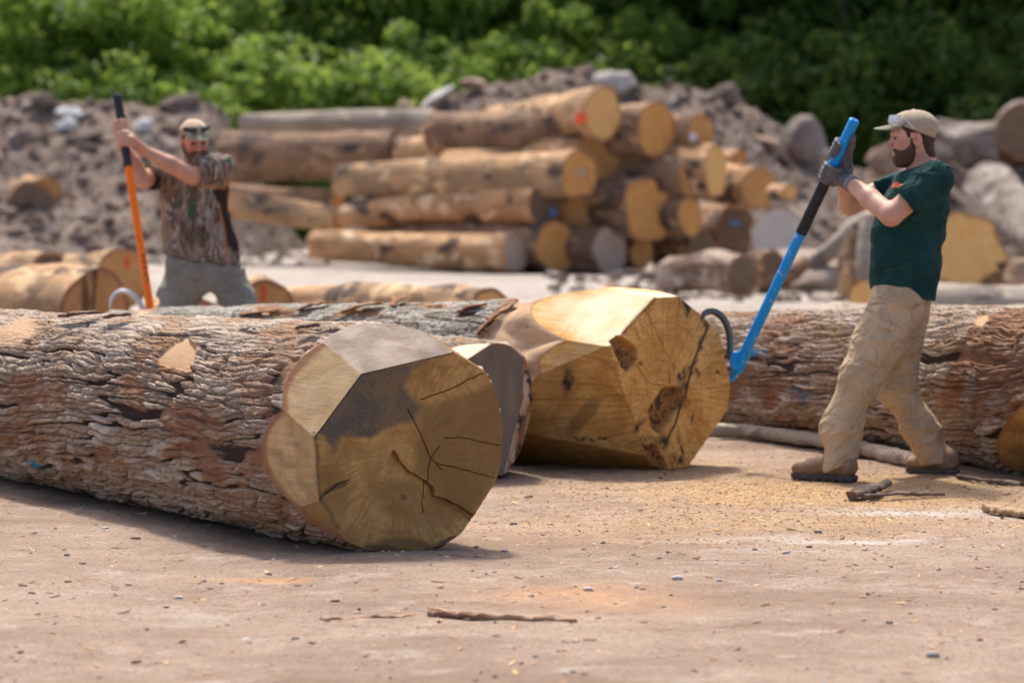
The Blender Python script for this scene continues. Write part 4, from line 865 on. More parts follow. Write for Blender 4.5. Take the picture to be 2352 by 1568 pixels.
def m_hair(nm, a, b):
    n = NT(nm, .7, .3); v = n.mapv(n.co(), (1, 1, .25)); f = n.noise(v, 260, 3, .7); g = n.noise(n.co(), 30, 3)
    return n.out(n.mix(n.mr(f, .35, .65), a, n.mix(g, a, b)), f, .006, 1.)
HAIR = m_hair('brown_hair', (.055, .028, .018), (.15, .08, .05)); BEARD = m_hair('brown_beard', (.075, .040, .026), (.19, .105, .065)); BEARD2 = m_hair('dark_beard', (.12, .065, .045), (.23, .13, .09))
GREEN = m_cloth('green_jersey', (.009, .043, .042), (.015, .060, .057), fold=.025, fs=5.); KHAKI = m_cloth('khaki_canvas', (.45, .335, .21), (.55, .42, .28), 7, fold=.026, fs=6.)
GREYC = m_cloth('grey_green_canvas', (.21, .208, .178), (.27, .267, .232), 6, fold=.03, fs=6.)
GLOVE = m_cloth('grey_coated_glove', (.105, .10, .11), (.16, .155, .165), 30, 300, .6); KNIT = m_cloth('grey_knit_cuff', (.19, .19, .215), (.25, .25, .27), 30)
CAPT = m_cloth('tan_cap_cloth', (.39, .315, .225), (.45, .37, .27), 20); CAPG = m_cloth('olive_cap_cloth', (.24, .225, .165), (.29, .27, .20), 16); UNDER = m_cloth('dark_visor_underside', (.055, .035, .03), (.07, .05, .04))  # visor underside darker than its top
LEATHER = m_cloth('worn_brown_leather', (.20, .125, .075), (.31, .21, .135), 16, 200, .75); SOLE = m_cloth('black_rubber', (.075, .066, .062), (.12, .108, .10), 20, 150, .8)
EYE = flat_m('shaded_eye', (.025, .016, .012), .2); LOGO = flat_m('orange_print', (.62, .12, .06)); LIP = flat_m('lip_skin', (.40, .15, .12), .5)  # whole eyes dark, the shade under the visors put into the colour
def m_camo():
    n = NT('camouflage_cloth', .9, .12); v = n.mapv(n.co(), (1, 1, .45)); a = n.noise(v, 13, 4, .6, .8); b = n.noise(n.mapv(v, loc=(3, 1, 2)), 17, 4, .6, .9); c = n.noise(n.mapv(v, (1.6, 1, .35), (7, 2, 4)), 24, 3, .6, 1.2); d = n.noise(n.mapv(v, loc=(1, 8, 3)), 12, 3)
    col = n.mix(n.mr(a, .42, .56), (.115, .085, .065), (.25, .20, .165)); col = n.mix(n.mr(b, .54, .62), col, (.40, .345, .30)); col = n.mix(n.mr(c, .58, .64), col, (.045, .033, .028)); col = n.mix(n.mr(d, .58, .66), col, (.055, .105, .06)); col = n.mix(n.mr(n.noise(n.mapv(v, loc=(5, 5, 9)), 9, 3), .60, .68), col, (.26, .15, .08))
    col = n.mix(n.attr('panel_sleeve'), col, (.04, .026, .024)); col = n.mix(n.attr('piping'), col, (.48, .16, .035))
    return n.out(col, n.noise(n.co(), 26, 4), .006, .7)
CAMO = m_camo()
def m_capcamo():
    n = NT('pale_camouflage_cap', .9, .12); v = n.co(); a = n.noise(v, 26, 4, .6, .8); b = n.noise(n.mapv(v, loc=(3, 1, 2)), 34, 3, .6, .9)
    col = n.mix(n.mr(a, .42, .58), (.44, .30, .19), (.60, .48, .36)); col = n.mix(n.mr(b, .60, .68), col, (.16, .13, .08)); return n.out(col, n.noise(v, 200, 2), .003, .6)
CAPC = m_capcamo()
STEEL = flat_m('worn_steel', (.15, .145, .14), .42, .5, .9); STEEL2 = flat_m('bright_steel', (.55, .55, .56), .3, .5, .9); GRIP = m_cloth('black_rubber_grip', (.030, .030, .036), (.045, .045, .05), 20, 200, .7)
def m_paint(nm, c, chip=(.62, .66, .70), dens=.655):
    n = NT(nm, .42, .25); v = n.co(); f = n.noise(n.mapv(v, (1, 1, .55)), 42, 3, .6); g = n.noise(v, 5, 3); mk = n.mr(n.math('ADD', f, n.math('MULTIPLY', g, .14)), dens + .05, dens + .075)
    d = n.mix(n.noise(v, 9, 4), c, tuple(k * .82 for k in c)); return n.out(n.mix(mk, d, chip), n.noise(v, 120, 2), .0008, .5)
BLUE = m_paint('blue_paint', (.008, .33, .88)); ORANGE = m_paint('orange_paint', (1.0, .20, .004), (.6, .5, .45), .80); BLACK = flat_m('black_print', (.03, .02, .02))
def m_clear():
    n = NT('clear_plastic', .08, .6); n.b.inputs['Alpha'].default_value = .42; return n.out((.62, .72, .86))
CLEAR = m_clear(); DARKLENS = flat_m('dark_lens', (.016, .018, .026), .12, .6)

# ------------------------------------------------------------------ shapes of a person
def loft(rows, O, ax, ay):              # rows: (z, centre along ax, half along ax, half along ay, centre along ay)
    r = np.array(rows, float); r = r[np.argsort(r[:, 0])]; ax = nrm(ax); ay = nrm(ay); O = np.array(O, float)
    def f(P):
        Q = P - O; z = P[:, 2]; cx, hx, hy, cy = [np.interp(z, r[:, 0], r[:, k]) for k in (1, 2, 3, 4)]
        x = (Q @ ax - cx) / hx; y = (Q @ ay - cy) / hy; k = (np.abs(x) ** 2.25 + np.abs(y) ** 2.25) ** (1 / 2.25)
        d = (k - 1) * np.minimum(hx, hy); return np.maximum(d, np.maximum(r[0, 0] - z, z - r[-1, 0]))
    return f
def creases(amp, sc, seed, stretch=(1, 1, 1)):
    s = np.array(stretch, float) * sc
    def f(P):
        w = P + .03 * np.stack([fbm(P * 7, 2, seed), fbm(P * 7, 2, seed + 1), fbm(P * 7, 2, seed + 2)], 1); a = fbm(w * s, 2, seed + 3)
        return amp * ((1 - np.abs(a) * 3.2) * .8 + .5 * fbm(P * s * .6, 2, seed + 7))
    return f
def near(f, fn, w=.05): return lambda P: f(P) + np.where(np.abs(f(P)) < w, 1, 0) * 0
def head_frame(O, fwd, roll=0.):
    f = nrm(fwd); l = nrm(np.cross([0, 0, 1], f)); u = np.cross(f, l); a = math.radians(roll)
    l2 = l * math.cos(a) + u * math.sin(a); return np.array(O, float), np.stack([f, l2, np.cross(f, l2)], 1)
def loc_(fr, g): return lambda P: g((P - fr[0]) @ fr[1])
def head_sdf(neck_to=(-.065, 0, -.2), neck_r=.066, ears=True):
    parts = [ell((-.010, 0, .028), (.098, .077, .096)), ell((.030, 0, -.045), (.062, .059, .078)), ell((.062, 0, -.098), (.030, .032, .026)), ell((.02, 0, .03), (.078, .068, .07))]
    for s in (1, -1): parts += [cap((-.002, .050 * s, -.055), (.058, .020 * s, -.102), .022, .02), ell((.058, .041 * s, -.022), (.030, .023, .026))]
    f = uni(.025, *parts); f = uni(.012, f, cap((.082, -.034, .027), (.082, .034, .027), .013, .013))
    for s in (1, -1): f = sub(f, ell((.094, .032 * s, .005), (.016, .018, .011)), .012)
    f = uni(.010, f, cap((.090, 0, .010), (.111, 0, -.027), .008, .0135)); f = uni(.006, f, ell((.102, .012, -.034), (.010, .008, .007)), ell((.102, -.012, -.034), (.010, .008, .007)))
    f = uni(.006, f, ell((.0905, 0, -.061), (.012, .023, .0065)), ell((.088, 0, -.073), (.012, .020, .0075))); f = sub(f, ell((.101, 0, -.067), (.010, .021, .0022)), .003)
    for s in ((1, -1) if ears else ()):
        ear = sub(ell((-.016, .084 * s, -.010), (.022, .013, .034)), ell((-.008, .097 * s, -.006), (.012, .011, .020)), .004); f = uni(.008, f, ear)
    return uni(.03, f, cap((-.03, 0, -.06), neck_to, .060, neck_r))
def hand_sdf(c, t, n, toward, R, wrist, s=1., thumb_up=True, wr=.028, spread=.0215):
    """hand closed round a pole through c along t; palm on side n; the fingers go round by way of 'toward'"""
    t = nrm(t); n = nrm(n - t * (n @ t)); b = np.cross(t, n); b = b if b @ toward > 0 else -b; c = np.array(c, float)
    def pt(phi, rho, k): a = math.radians(phi); return c + t * k + rho * (math.cos(a) * n + math.sin(a) * b)
    q = 1 if thumb_up else -1; fs = []; kn = []
    for i in range(4):
        k = q * (1.5 - i) * spread * s; ln = (0, 8, 2, -16)[i]; r0 = (.0108, .0112, .0106, .0094)[i] * s; e = R + r0 * .80
        P_ = [pt(38, e + .008 * s, k * 1.05), pt(82 + ln * .2, e + .006 * s, k), pt(138 + ln * .6, e, k * .96), pt(188 + ln, e, k * .94)]
        fs.append(chain(P_, [r0 * 1.08, r0 * 1.06, r0, r0 * .86], .004)); kn.append(P_[0])
    palm = uni(.016, *[cap(pt(-18, R + .016 * s, q * k), kn[i], .0165 * s, .0125 * s) for i, k in enumerate((.030 * s, .010 * s, -.011 * s, -.030 * s))])
    th = chain([pt(-30, R + .018 * s, q * .012 * s), pt(-66, R + .015 * s, q * .040 * s), pt(-84, R + .010 * s, q * .066 * s), pt(-96, R + .008 * s, q * .088 * s)], [.0175 * s, .014 * s, .0118 * s, .010 * s], .008)
    w = cap(pt(-12, R + .020 * s, q * -.004), wrist, .026 * s, wr)
    return uni(.012, uni(.006, palm, uni(.0015, *fs)), th, w)
def shell(f, t, region): return lambda P: np.maximum(f(P) - t, region(P))
def bounds(pts, pad): p = np.array(pts, float); return p.min(0) - pad, p.max(0) + pad
def cap_parts(root, fr, m_dome, m_vis, m_front=None, roll=0., name='cap', pitch=.30, off=(0, 0, 0)):
    O, Rm = fr; L = lambda q: O + np.asarray(q, float) @ Rm.T
    dome = uni(.02, ell((-.014, 0, .044), (.113, .092, .088)), ell((.03, 0, .05), (.070, .070, .072)))
    cut = lambda Q: np.maximum(dome(Q), np.minimum((Q - np.array([.053, 0, .0615])) @ nrm((.46, 0, -1)), .064 - Q[:, 2]))
    h0 = lambda Q: np.maximum(cut(Q), -ell((-.128, 0, .016), (.030, .040, .026))(Q))
    f = uni(.004, h0, ell((-.012, 0, .132), (.009, .009, .004)))
    seam = lambda Q: -.0012 * np.exp(-(np.abs(Q[:, 1] * np.cos(0) - 0) / .003) ** 2) - .0012 * np.exp(-(np.abs(Q[:, 0] + .010 + .35 * np.abs(Q[:, 1])) / .004) ** 2)
    g = loc_(fr, lambda Q: f(Q) + seam(Q)); lo, hi = bounds([O], .21)
    o = sdfobj(name, g, lo, hi, .004, m_dome, root, 1, lambda V: dict(front=sstep(.02, .04, ((V - O) @ Rm)[:, 0]), panel_sleeve=np.zeros(len(V)), piping=np.zeros(len(V))))
    th = np.linspace(-1.22, 1.22, 41); s = np.linspace(0, 1, 14); S, T = np.meshgrid(s, th, indexing='ij')
    xi = -.014 + .108 * np.cos(T); yi = .088 * np.sin(T); ext = .084 * np.cos(T * .98) ** .55; x = xi + ext * S; y = yi * (1 - .10 * S)
    z = .072 - pitch * (x - .09) - .34 * (y / .085) ** 2 * .085 * (.30 + .7 * S) * .75 + y * math.tan(math.radians(roll)) * S
    top = np.stack([x, y, z], -1).reshape(-1, 3); bot = top - np.array([0, 0, .0042]); n = len(top)
    q1 = grid_faces(14, 41); q2 = q1[:, ::-1] + n; rim = []
    for i in range(40): a, b = 13 * 41 + i, 13 * 41 + i + 1; rim.append((a, b, b + n, a + n))
    for k in range(13):
        for e in (0, 40): a, b = k * 41 + e, (k + 1) * 41 + e; rim.append((a, b, b + n, a + n))
    v = obj('visor', L(np.vstack([top, bot])), np.vstack([q1, q2, np.array(rim)]), [m_vis, UNDER], o, dict(panel_sleeve=np.zeros(2 * n), piping=np.zeros(2 * n)))
    mi = np.zeros(len(v.data.polygons), np.int32); mi[len(q1):len(q1) + len(q2)] = 1; v.data.polygons.foreach_set('material_index', mi)
    return o, L
def glasses(o, L, m_lens, m_frame, z0, z1, R0=.114, two=True, arm_to=(-.055, .085, .006)):
    th = np.linspace(-.95, .95, 40); V = []; 
    for zz, rr in ((z0, R0 + .004), ((z0 + z1) / 2, R0 + .008), (z1, R0)):
        V.append(np.stack([-.010 + rr * np.cos(th), rr * .86 * np.sin(th), np.full(40, zz) - .004 * np.cos(th * 2)], 1))
    V = np.concatenate(V); F = grid_faces(3, 40)
    if two:
        c = np.abs(th[:-1] + .024) > .10; F = F.reshape(2, 39, 4)[:, c].reshape(-1, 4)
    n = len(V); V2 = np.vstack([V, V - np.array([.003, 0, 0])]); g = obj('glasses', L(V2), np.vstack([F, F[:, ::-1] + n]), m_lens, o)
    pr = []
    for s in (1, -1):
        a = np.array([-.010 + (R0 + .004) * math.cos(.95), s * (R0 + .004) * .86 * math.sin(.95), z1 - .004]); b = np.array([arm_to[0], s * (arm_to[1] + .010), arm_to[2]]); pr.append(tube([a, (a * .6 + b * .4) + np.array([0, .004 * s, .004]), b], [.003, .0028, .0022], 6))
    top = np.stack([-.010 + R0 * np.cos(th), R0 * .86 * np.sin(th), np.full(40, z1)], 1); pr.append(tube(top, .0022, 6))
    V, F = join(pr); obj('frame', L(V), F, m_frame, g)
def boot(root, heel, toe, ankle, top_r, m_up=None):
    heel, toe = np.array(heel, float), np.array(toe, float); d = nrm(toe - heel); L_ = np.linalg.norm(toe - heel); B = basis(d, (0, 0, 1)); z = np.array([0, 0, 1.])
    P_ = lambda f, h, l=0: heel + d * f * L_ + z * h + B[:, 1] * l
    up = uni(.03, cap(P_(.15, .066), P_(.60, .058), .043, .043), cap(P_(.62, .056), P_(.86, .048), .046, .038, ((0, 0, 1), .85)), cap(P_(.2, .08), ankle, .050, top_r), cap(P_(.36, .105), P_(.64, .070), .032, .03))
    up = half(up, P_(0, .022), (0, 0, -1)); lace = [cap(P_(f, h, -.020), P_(f + .02, h + .004, .020), .0035, .0035) for f, h in ((.48, .128), (.56, .113), (.64, .101), (.71, .094))]
    f = uni(.002, up, *lace); lo, hi = bounds([heel, toe, ankle], .085); lo[2] = -.02
    b = sdfobj('boot', f, lo, hi, .0045, m_up or LEATHER, root, 2)
    foot = lambda P: np.where(True, uni(.02, cap(P_(.14, .018), P_(.55, .018), .040, .040), cap(P_(.55, .018), P_(.86, .020), .045, .037))(np.c_[P[:, :2], np.full(len(P), heel[2] + .018)]), 0)
    tread = lambda P: .004 * (np.sin(((P - heel) @ d) * 150) > .2) * (P[:, 2] < heel[2] + .012)
    sf = lambda P: np.maximum(np.maximum(foot(P) - .004, P[:, 2] - heel[2] - .031), heel[2] + .000 - P[:, 2]) + tread(P)
    sdfobj('sole', sf, lo, hi, .0045, SOLE, b, 1)
def eyes(root, fr):
    for s in (1, -1):
        V, F = superell(16, 10, 2.); obj('eye', fr[0] + (V * np.array([.0115, .012, .008]) + np.array([.0785, .032 * s, .005])) @ fr[1].T, F, EYE, root)

# ------------------------------------------------------------------ cant hook: handle, grip, ferrule, hook
def canthook(name, label, top, bot, r, m, grip, m_hook, hook_px, hook_d, band=True):
    top, bot = np.array(top, float), np.array(bot, float); t = nrm(bot - top); Lh = np.linalg.norm(bot - top); P_ = lambda f: top + (bot - top) * f
    root = empty(name, bot, label, 'cant hook')
    n = 40; k = np.linspace(0, 1, n); h = tube([P_(x) for x in np.concatenate([[0, .001], np.linspace(.004, .90, n)])], [r * .55, r * .9] + [r] * n, 24); obj('handle', *h, m, root)
    gx = np.linspace(grip[0], grip[1], 24); gx = np.concatenate([[gx[0] - .0006], gx, [gx[-1] + .0006]]); obj('grip', *tube([P_(x) for x in gx], [r * .7, *([r + .0028] * 24), r * .9], 24), GRIP, root)
    a = [P_(x) for x in (.885, .89, .90, .955, .958, .96, .985, 1.0)]; fer = tube(a, [r * 1.05, r * 1.28, r * 1.32, r * 1.30, r * 1.26, r * .95, r * .8, r * .35], 20); f_ = obj('ferrule', *fer, m, root)
    side = nrm(np.cross(t, [0, 1, 0])); ears = []
    for s in (1, -1):
        c0 = P_(.925) + np.array([0, 1, 0]) * .9 * r * s - side * r * (.6 if hook_px[0][0] < 1e9 else 0); V, F = superell(20, 12, 5); ears.append((V * np.array([r * 1.5, .006, r * 1.7]) + c0, F))
    V, F = join(ears + [tube([P_(.925) - np.array([0, 1.5 * r, 0]) - side * r, P_(.925) + np.array([0, 1.5 * r, 0]) - side * r], [.008, .008], 10)]); obj('hinge', V, F, m if band else STEEL, f_)
    H = np.array([at(x, y, d) for (x, y), d in zip(hook_px, hook_d)]); tt = np.linspace(0, len(H) - 1, 60)
    def cr(u):
        i = min(int(u), len(H) - 2); w_ = u - i; p0, p1, p2, p3 = H[max(i - 1, 0)], H[i], H[i + 1], H[min(i + 2, len(H) - 1)]
        return .5 * (2 * p1 + (p2 - p0) * w_ + (2 * p0 - 5 * p1 + 4 * p2 - p3) * w_ ** 2 + (3 * p1 - p0 - 3 * p2 + p3) * w_ ** 3)
    C = np.array([cr(u) for u in tt]); R_ = np.concatenate([np.full(48, .0165), np.linspace(.0165, .004, 12)]); V, F = tube(C, R_, 4); obj('hook', V, F, m_hook, root, smooth=False)
    return root, P_
# ------------------------------------------------------------------ the man in the green shirt with the blue cant hook
D0 = 16.05
p = lambda x, y, dy=0.: at(x, y, D0 + dy)
bt, bb = at(1963, 275, D0 - .02), at(1680, 874, D0 + .52)
hook_r, BP = canthook('cant_hook', 'blue cant hook with dark grip and steel hook biting the rotten golden log', bt, bb, .0248, BLUE, (.215, .425), STEEL,
    [(1675, 826), (1677, 792), (1674, 762), (1664, 736), (1648, 719), (1630, 715), (1617, 722), (1611, 735)], [D0 + .47, D0 + .47, D0 + .47, D0 + .46, D0 + .45, D0 + .44, D0 + .44, D0 + .44])
man = empty('person', gnd(1990, 1096), 'man in dark green shirt, khaki trousers and grey gloves pushing a blue pole', 'person')
fr = head_frame(p(2096, 318), (-1, .03, -.06), 0)
hl = head_sdf(); HF = loc_(fr, hl); HB = loc_(fr, head_sdf(ears=False))
def rows(tab, pf):                      # (y, left px, right px, half depth, centre depth) -> loft rows about X
    o = []
    for y, l, r, b, c in tab:
        A, B_ = pf(l, y), pf(r, y); o.append((A[2], (A[0] + B_[0]) / 2, (B_[0] - A[0]) / 2, b, c))
    return o
torso = loft(rows([(366, 2098, 2140, .08, 0), (378, 2084, 2150, .125, 0), (392, 2068, 2160, .160, 0), (415, 2052, 2174, .195, 0), (440, 2038, 2179, .200, 0), (480, 2016, 2179, .190, 0), (530, 2002, 2171, .185, 0), (573, 1997, 2163, .188, 0), (610, 1998, 2158, .188, 0), (645, 2002, 2152, .185, 0), (700, 2006, 2145, .18, 0)], p), (0, D0, 0), (1, 0, 0), (0, 1, 0))
shN, elN, wrN = p(2146, 412, -.185), p(2047, 494, -.235), p(1950, 418, .025)
shF, elF, wrF = p(2092, 412, .185), p(1950, 470, .235), p(1940, 378, .10)
slN = half(cap(shN, p(2062, 478, -.245), .088, .070), p(2081, 463, -.22), (-.80, 0, -.60)); slF = half(cap(shF, p(1990, 450, .24), .085, .068), p(2010, 425, .20), (-.93, 0, -.37))
shirt0 = uni(.05, torso, slN, slF)
hemp, hemn = p(2003, 663), np.cross(p(2142, 689) - p(2003, 663), (0, 1, 0)); hemn = hemn if hemn[2] < 0 else -hemn
shirt0 = half(shirt0, hemp, hemn); nk = np.cross(p(2140, 366) - p(2070, 394), (0, 1, 0)); nk = nk if nk[2] > 0 else -nk
cr1 = creases(.0060, 6., 500, (1, 1, 1.7)); cr2 = creases(.010, 4., 510, (.9, .9, 2.2))
def shirtf(P): d = shirt0(P); w = sstep(p(0, 470)[2], p(0, 600)[2], P[:, 2]); return d - cr1(P) - cr2(P) * (.35 + .65 * w) * .8
shirt_s = half(shirtf, p(2100, 383), nk)
near_arm = uni(.02, cap(shN, elN, .060, .050), cap(elN, (elN + wrN) / 2 * 1. + np.array([0, 0, -.003]), .050, .047), cap((elN + wrN) / 2, wrN, .047, .031))
far_arm = uni(.02, cap(shF, elF, .058, .050), cap(elF, (elF + wrF) / 2, .049, .045), cap((elF + wrF) / 2, wrF, .045, .031))
hipN, knN, anN = p(2066, 705, -.095), p(1977, 866, -.15), p(1936, 1050, -.20)
hipF, knF, anF = p(2082, 705, .095), p(2057, 888, .12), p(2152, 1046, .165)
legs_in = uni(.03, cap(hipN, knN, .085, .055), cap(knN, anN, .055, .042), cap(hipF, knF, .085, .055), cap(knF, anF, .055, .042))
body = uni(.03, HF, lambda P: torso(P) + .022, near_arm, far_arm, legs_in)
lo, hi = bounds([p(2012, 262), p(2185, 640), wrN, wrF, anN, anF, shN, shF, elN, elF], .1)
def flush(V):
    q = (V - fr[0]) @ fr[1]; r = np.exp(-(((q[:, 0] - .062) / .03) ** 2 + ((q[:, 2] + .022) / .03) ** 2)) * .8 + np.exp(-(((q[:, 0] + .014) / .02) ** 2 + ((np.abs(q[:, 1]) - .085) / .012) ** 2 + ((q[:, 2] + .01) / .035) ** 2))
    r = np.maximum(r, np.exp(-((q[:, 0] - .115) / .018) ** 2 - ((q[:, 2] + .03) / .016) ** 2)); r = np.maximum(r, .45 * np.exp(-((q[:, 2] + .14) / .05) ** 2) * (np.linalg.norm(q, axis=1) < .25))
    e = np.exp(-(np.linalg.norm(V - elN, axis=1) / .06) ** 2) * .5; return dict(flush=np.clip(np.maximum(r, e), 0, 1))
sdfobj('body', body, lo, hi, .0042, SKIN, man, 1, flush)
lo, hi = bounds([p(1997, 366), p(2182, 700), shN, shF, p(2062, 478, -.25), p(1990, 450, .25)], .10)
sh = sdfobj('shirt', shirt_s, lo, hi, .006, GREEN, man, 2)
lg = lambda P: np.minimum(blobw(P, p(2062, 425, -.18), (.019, .12, .011), 30), blobw(P, p(2051, 432, -.18), (.010, .12, .007), 30))
def blobw(P, c, r, ang):
    a = math.radians(ang); Q = P - c; x = Q[:, 0] * math.cos(a) + Q[:, 2] * math.sin(a); z = -Q[:, 0] * math.sin(a) + Q[:, 2] * math.cos(a)
    return np.maximum((np.hypot(x / r[0], z / r[2]) - 1) * min(r[0], r[2]), np.abs(Q[:, 1]) - r[1])
lo, hi = bounds([p(2057, 428, -.2), p(2057, 428, 0)], .05); sdfobj('chest_print', shell(shirt_s, .0025, lg), lo, hi, .003, LOGO, sh, 1)
pel = loft(rows([(640, 2008, 2144, .165, 0), (670, 2003, 2140, .175, 0), (700, 1998, 2130, .175, 0), (740, 1985, 2112, .16, 0), (775, 1975, 2098, .12, 0)], p), (0, D0, 0), (1, 0, 0), (0, 1, 0))
legN = uni(.05, cap(p(2062, 700, -.085), p(2020, 790, -.11), .128, .118), cap(p(2020, 790, -.11), knN, .118, .094), cap(knN, p(1932, 980, -.18), .090, .085), cap(p(1932, 980, -.18), p(1928, 1110, -.21), .085, .082))
legF = uni(.05, cap(p(2078, 700, .085), knF, .122, .088), cap(knF, p(2112, 980, .14), .088, .076), cap(p(2112, 980, .14), p(2166, 1085, .17), .079, .076))
legN = half(legN, p(1930, 1066, -.2), (.40, 0, -1)); legF = half(legF, p(2156, 1062, .17), (.10, 0, -.95))
tr0 = uni(.03, pel, legN, legF)
c1 = creases(.008, 5.0, 520, (1, 1, 1.4)); c2 = creases(.006, 11, 530, (1, 1, 1.8)); zk, za = knN[2], .12
def trf(P):
    z = P[:, 2]; lowf = np.exp(-((z - .2) / .14) ** 2); kn = np.exp(-((z - zk) / .12) ** 2); cu = np.exp(-((z - .80) / .1) ** 2)
    return tr0(P) - c1(P) * (.45 + .6 * lowf + .5 * kn + .3 * cu) - c2(P) * (.15 + .7 * lowf + .3 * kn)
lo, hi = bounds([p(1990, 640), p(2150, 640), p(1925, 1110, -.2), p(2163, 1085, .2), hipN, hipF], .15); lo[2] = .0
tr = sdfobj('trousers', trf, lo, hi, .0058, KHAKI, man, 2)
thd = nrm(p(1992, 866, -.13) - p(2062, 700, -.1)); tb = basis(thd, (0, -1, 0))
def slab(c, L_, W_, dy=.2): return box(c, (L_ / 2, W_ / 2, dy), .006, tb)
pk = uni(0, slab(p(2012, 800, -.2), .150, .115, .12), slab(p(2060, 742, -.2), .020, .075, .12))
lo, hi = bounds([p(1970, 740, -.25), p(2085, 850, -.05)], .07); sdfobj('pocket', shell(trf, .006, pk), lo, hi, .0045, KHAKI, tr, 1)
lp = slab(p(2034, 748, -.2), .032, .085, .12); lo, hi = bounds([p(2034, 748, -.25), p(2034, 748, -.1)], .08); sdfobj('tool_loop', shell(trf, .010, lp), lo, hi, .004, KHAKI, tr, 1)
boot(man, gnd(1972, 1107), gnd(1814, 1099), p(1944, 1040, -.20), .050); boot(man, gnd(2200, 1092), gnd(2083, 1085), p(2160, 1038, .165), .048)
hp = BP(.197); hq = BP(.115); pt_ = -nrm(bb - bt)
gN = hand_sdf(hp, pt_, np.array([.62, -.78, 0]), np.array([-1, 0, 0.]), .027, wrN, 1.10, True, .036, .0205); gF = hand_sdf(hq, pt_, np.array([.55, .83, 0]), np.array([-1, 0, 0.]), .0248, wrF, 1.10, True, .035, .0205)
for g, c, wq, el in ((gN, hp, wrN, elN), (gF, hq, wrF, elF)):
    lo, hi = bounds([c, wq + (el - wq) * .1], .10); d_ = nrm(el - wq)
    gg = half(uni(.01, g, cap(wq, wq + d_ * .03, .037, .039)), wq + d_ * .026, d_); go = sdfobj('glove', gg, lo, hi, .003, GLOVE, man, 1)
    lo, hi = bounds([wq, wq + d_ * .05], .06); sdfobj('cuff', half(half(cap(wq, wq + d_ * .05, .0395, .042), wq + d_ * .034, d_), wq + d_ * .006, -d_), lo, hi, .0035, KNIT, go, 1)
eyes(man, fr)
bump_h = lambda P: .0025 * fbm(P * 120, 2, 540)
BP_ = [(-.004, .004), (.016, .004), (.022, -.030), (.046, -.050), (.070, -.052), (.084, -.042), (.118, -.046), (.125, -.150), (.010, -.150), (-.004, -.085), (-.010, -.045)]
def beard_region(Q):
    q = Q[:, [0, 2]]; d = dline(q, BP_ + [BP_[0]]); return np.maximum(np.where(inpoly(q, BP_), -d, d), -ell((.098, 0, -.066), (.022, .022, .011))(Q))
HP_ = [(-.034, .0), (-.022, .022), (.012, .024), (.016, .0), (.030, .006), (.040, .035), (.056, .048), (.056, .080), (-.15, .080), (-.15, -.100), (-.066, -.094), (-.046, -.060)]
def hair_region(Q):
    q = Q[:, [0, 2]]; d = dline(q, HP_ + [HP_[0]]); return np.where(inpoly(q, HP_), -d, d)
def furry(f, t, reg): return lambda P: (lambda r: np.maximum(f(P) + bump_h(P) - t * (.12 + .88 * sstep(0, .022, -r)), r))(reg(P))
lo, hi = bounds([fr[0] + fr[1] @ np.array([.05, 0, -.08])], .13); BRD = furry(HB, .0060, loc_(fr, beard_region)); sdfobj('beard', BRD, lo, hi, .0035, BEARD, man, 1)
lo, hi = bounds([fr[0]], .16); sdfobj('hair', furry(HB, .0065, loc_(fr, hair_region)), lo, hi, .0035, HAIR, man, 1)
co, LL = cap_parts(man, fr, CAPT, CAPG, roll=-8., pitch=.16); glasses(co, LL, CLEAR, CLEAR, .076, .112, .114, arm_to=(.0, .086, .045))

# ------------------------------------------------------------------ the man in camouflage with the orange cant hook
D1 = 21.2
p = lambda x, y, dy=0.: at(x, y, D1 + dy)
ot, ob = at(269, 218, D1 - .27), at(362, 815, D1 - 1.0)
hook_o, OP = canthook('cant_hook', 'orange cant hook with long black grip, standing behind the grey barked log', ot, ob, .0240, ORANGE, (.0, .285), STEEL2,
    [(345, 765), (334, 722), (318, 692), (300, 674), (282, 668), (266, 675), (256, 690), (252, 712)], [D1 - .95] * 8)
st = []                                  # worn black lettering that runs along the orange handle
tt_ = nrm(ob - ot); sx = nrm(np.cross(tt_, [0, 1, 0])); sx = sx if sx[0] > 0 else -sx
def stroke(f0, a, f1, b, wd=.0035):
    def q_(f, k): th = k * 1.1; return OP(f) + sx * .0246 * math.sin(th) - np.array([0, 1, 0]) * .0246 * math.cos(th)
    st.append(tube([q_(f0, a), q_((f0 + f1) / 2, (a + b) / 2), q_(f1, b)], wd, 6))
for k, segs in enumerate((((0, .1, .7, .25), (0, .8, .7, .65), (.7, .25, .7, .65)), ((0, .2, .7, .2), (0, .2, 0, .8), (.7, .2, .7, .8)), ((0, .2, .7, .2), (.35, .2, .35, .8), (0, .8, .7, .8)), ((0, .2, .8, .2), (.4, .2, .4, .7)), ((0, .5, .9, .5), (0, .2, 0, .8)))):
    f = .622 + k * .0225
    for a, b, c, d in segs: stroke(f + a * .018, b, f + c * .018, d)
V, F = join(st); obj('lettering', V, F, BLACK, bpy.data.objects[[c.name for c in hook_o.children if c.name.startswith('handle')][0]])
man = empty('person', p(470, 936), 'man in camouflage shirt and cap, wearing grey trousers, both bare hands on an orange pole', 'person')
fr = head_frame(p(447, 324, -.06), (.36, -.90, -.24), 5)
HF = loc_(fr, head_sdf((-.075, 0, -.19), .070)); HB = loc_(fr, head_sdf((-.075, 0, -.19), .070, False))
torso = loft(rows([(362, 425, 478, .07, .02), (372, 408, 494, .10, .02), (384, 378, 516, .125, .01), (402, 362, 526, .140, 0), (430, 370, 528, .145, 0), (480, 374, 526, .145, 0), (530, 376, 536, .15, -.01), (560, 377, 548, .15, -.01), (590, 378, 550, .15, 0), (630, 382, 552, .15, 0)], p), (0, D1, 0), (1, 0, 0), (0, 1, 0))
shL, elL, wrL = p(504, 388, -.05), p(440, 404, -.25), p(330, 346, -.29)
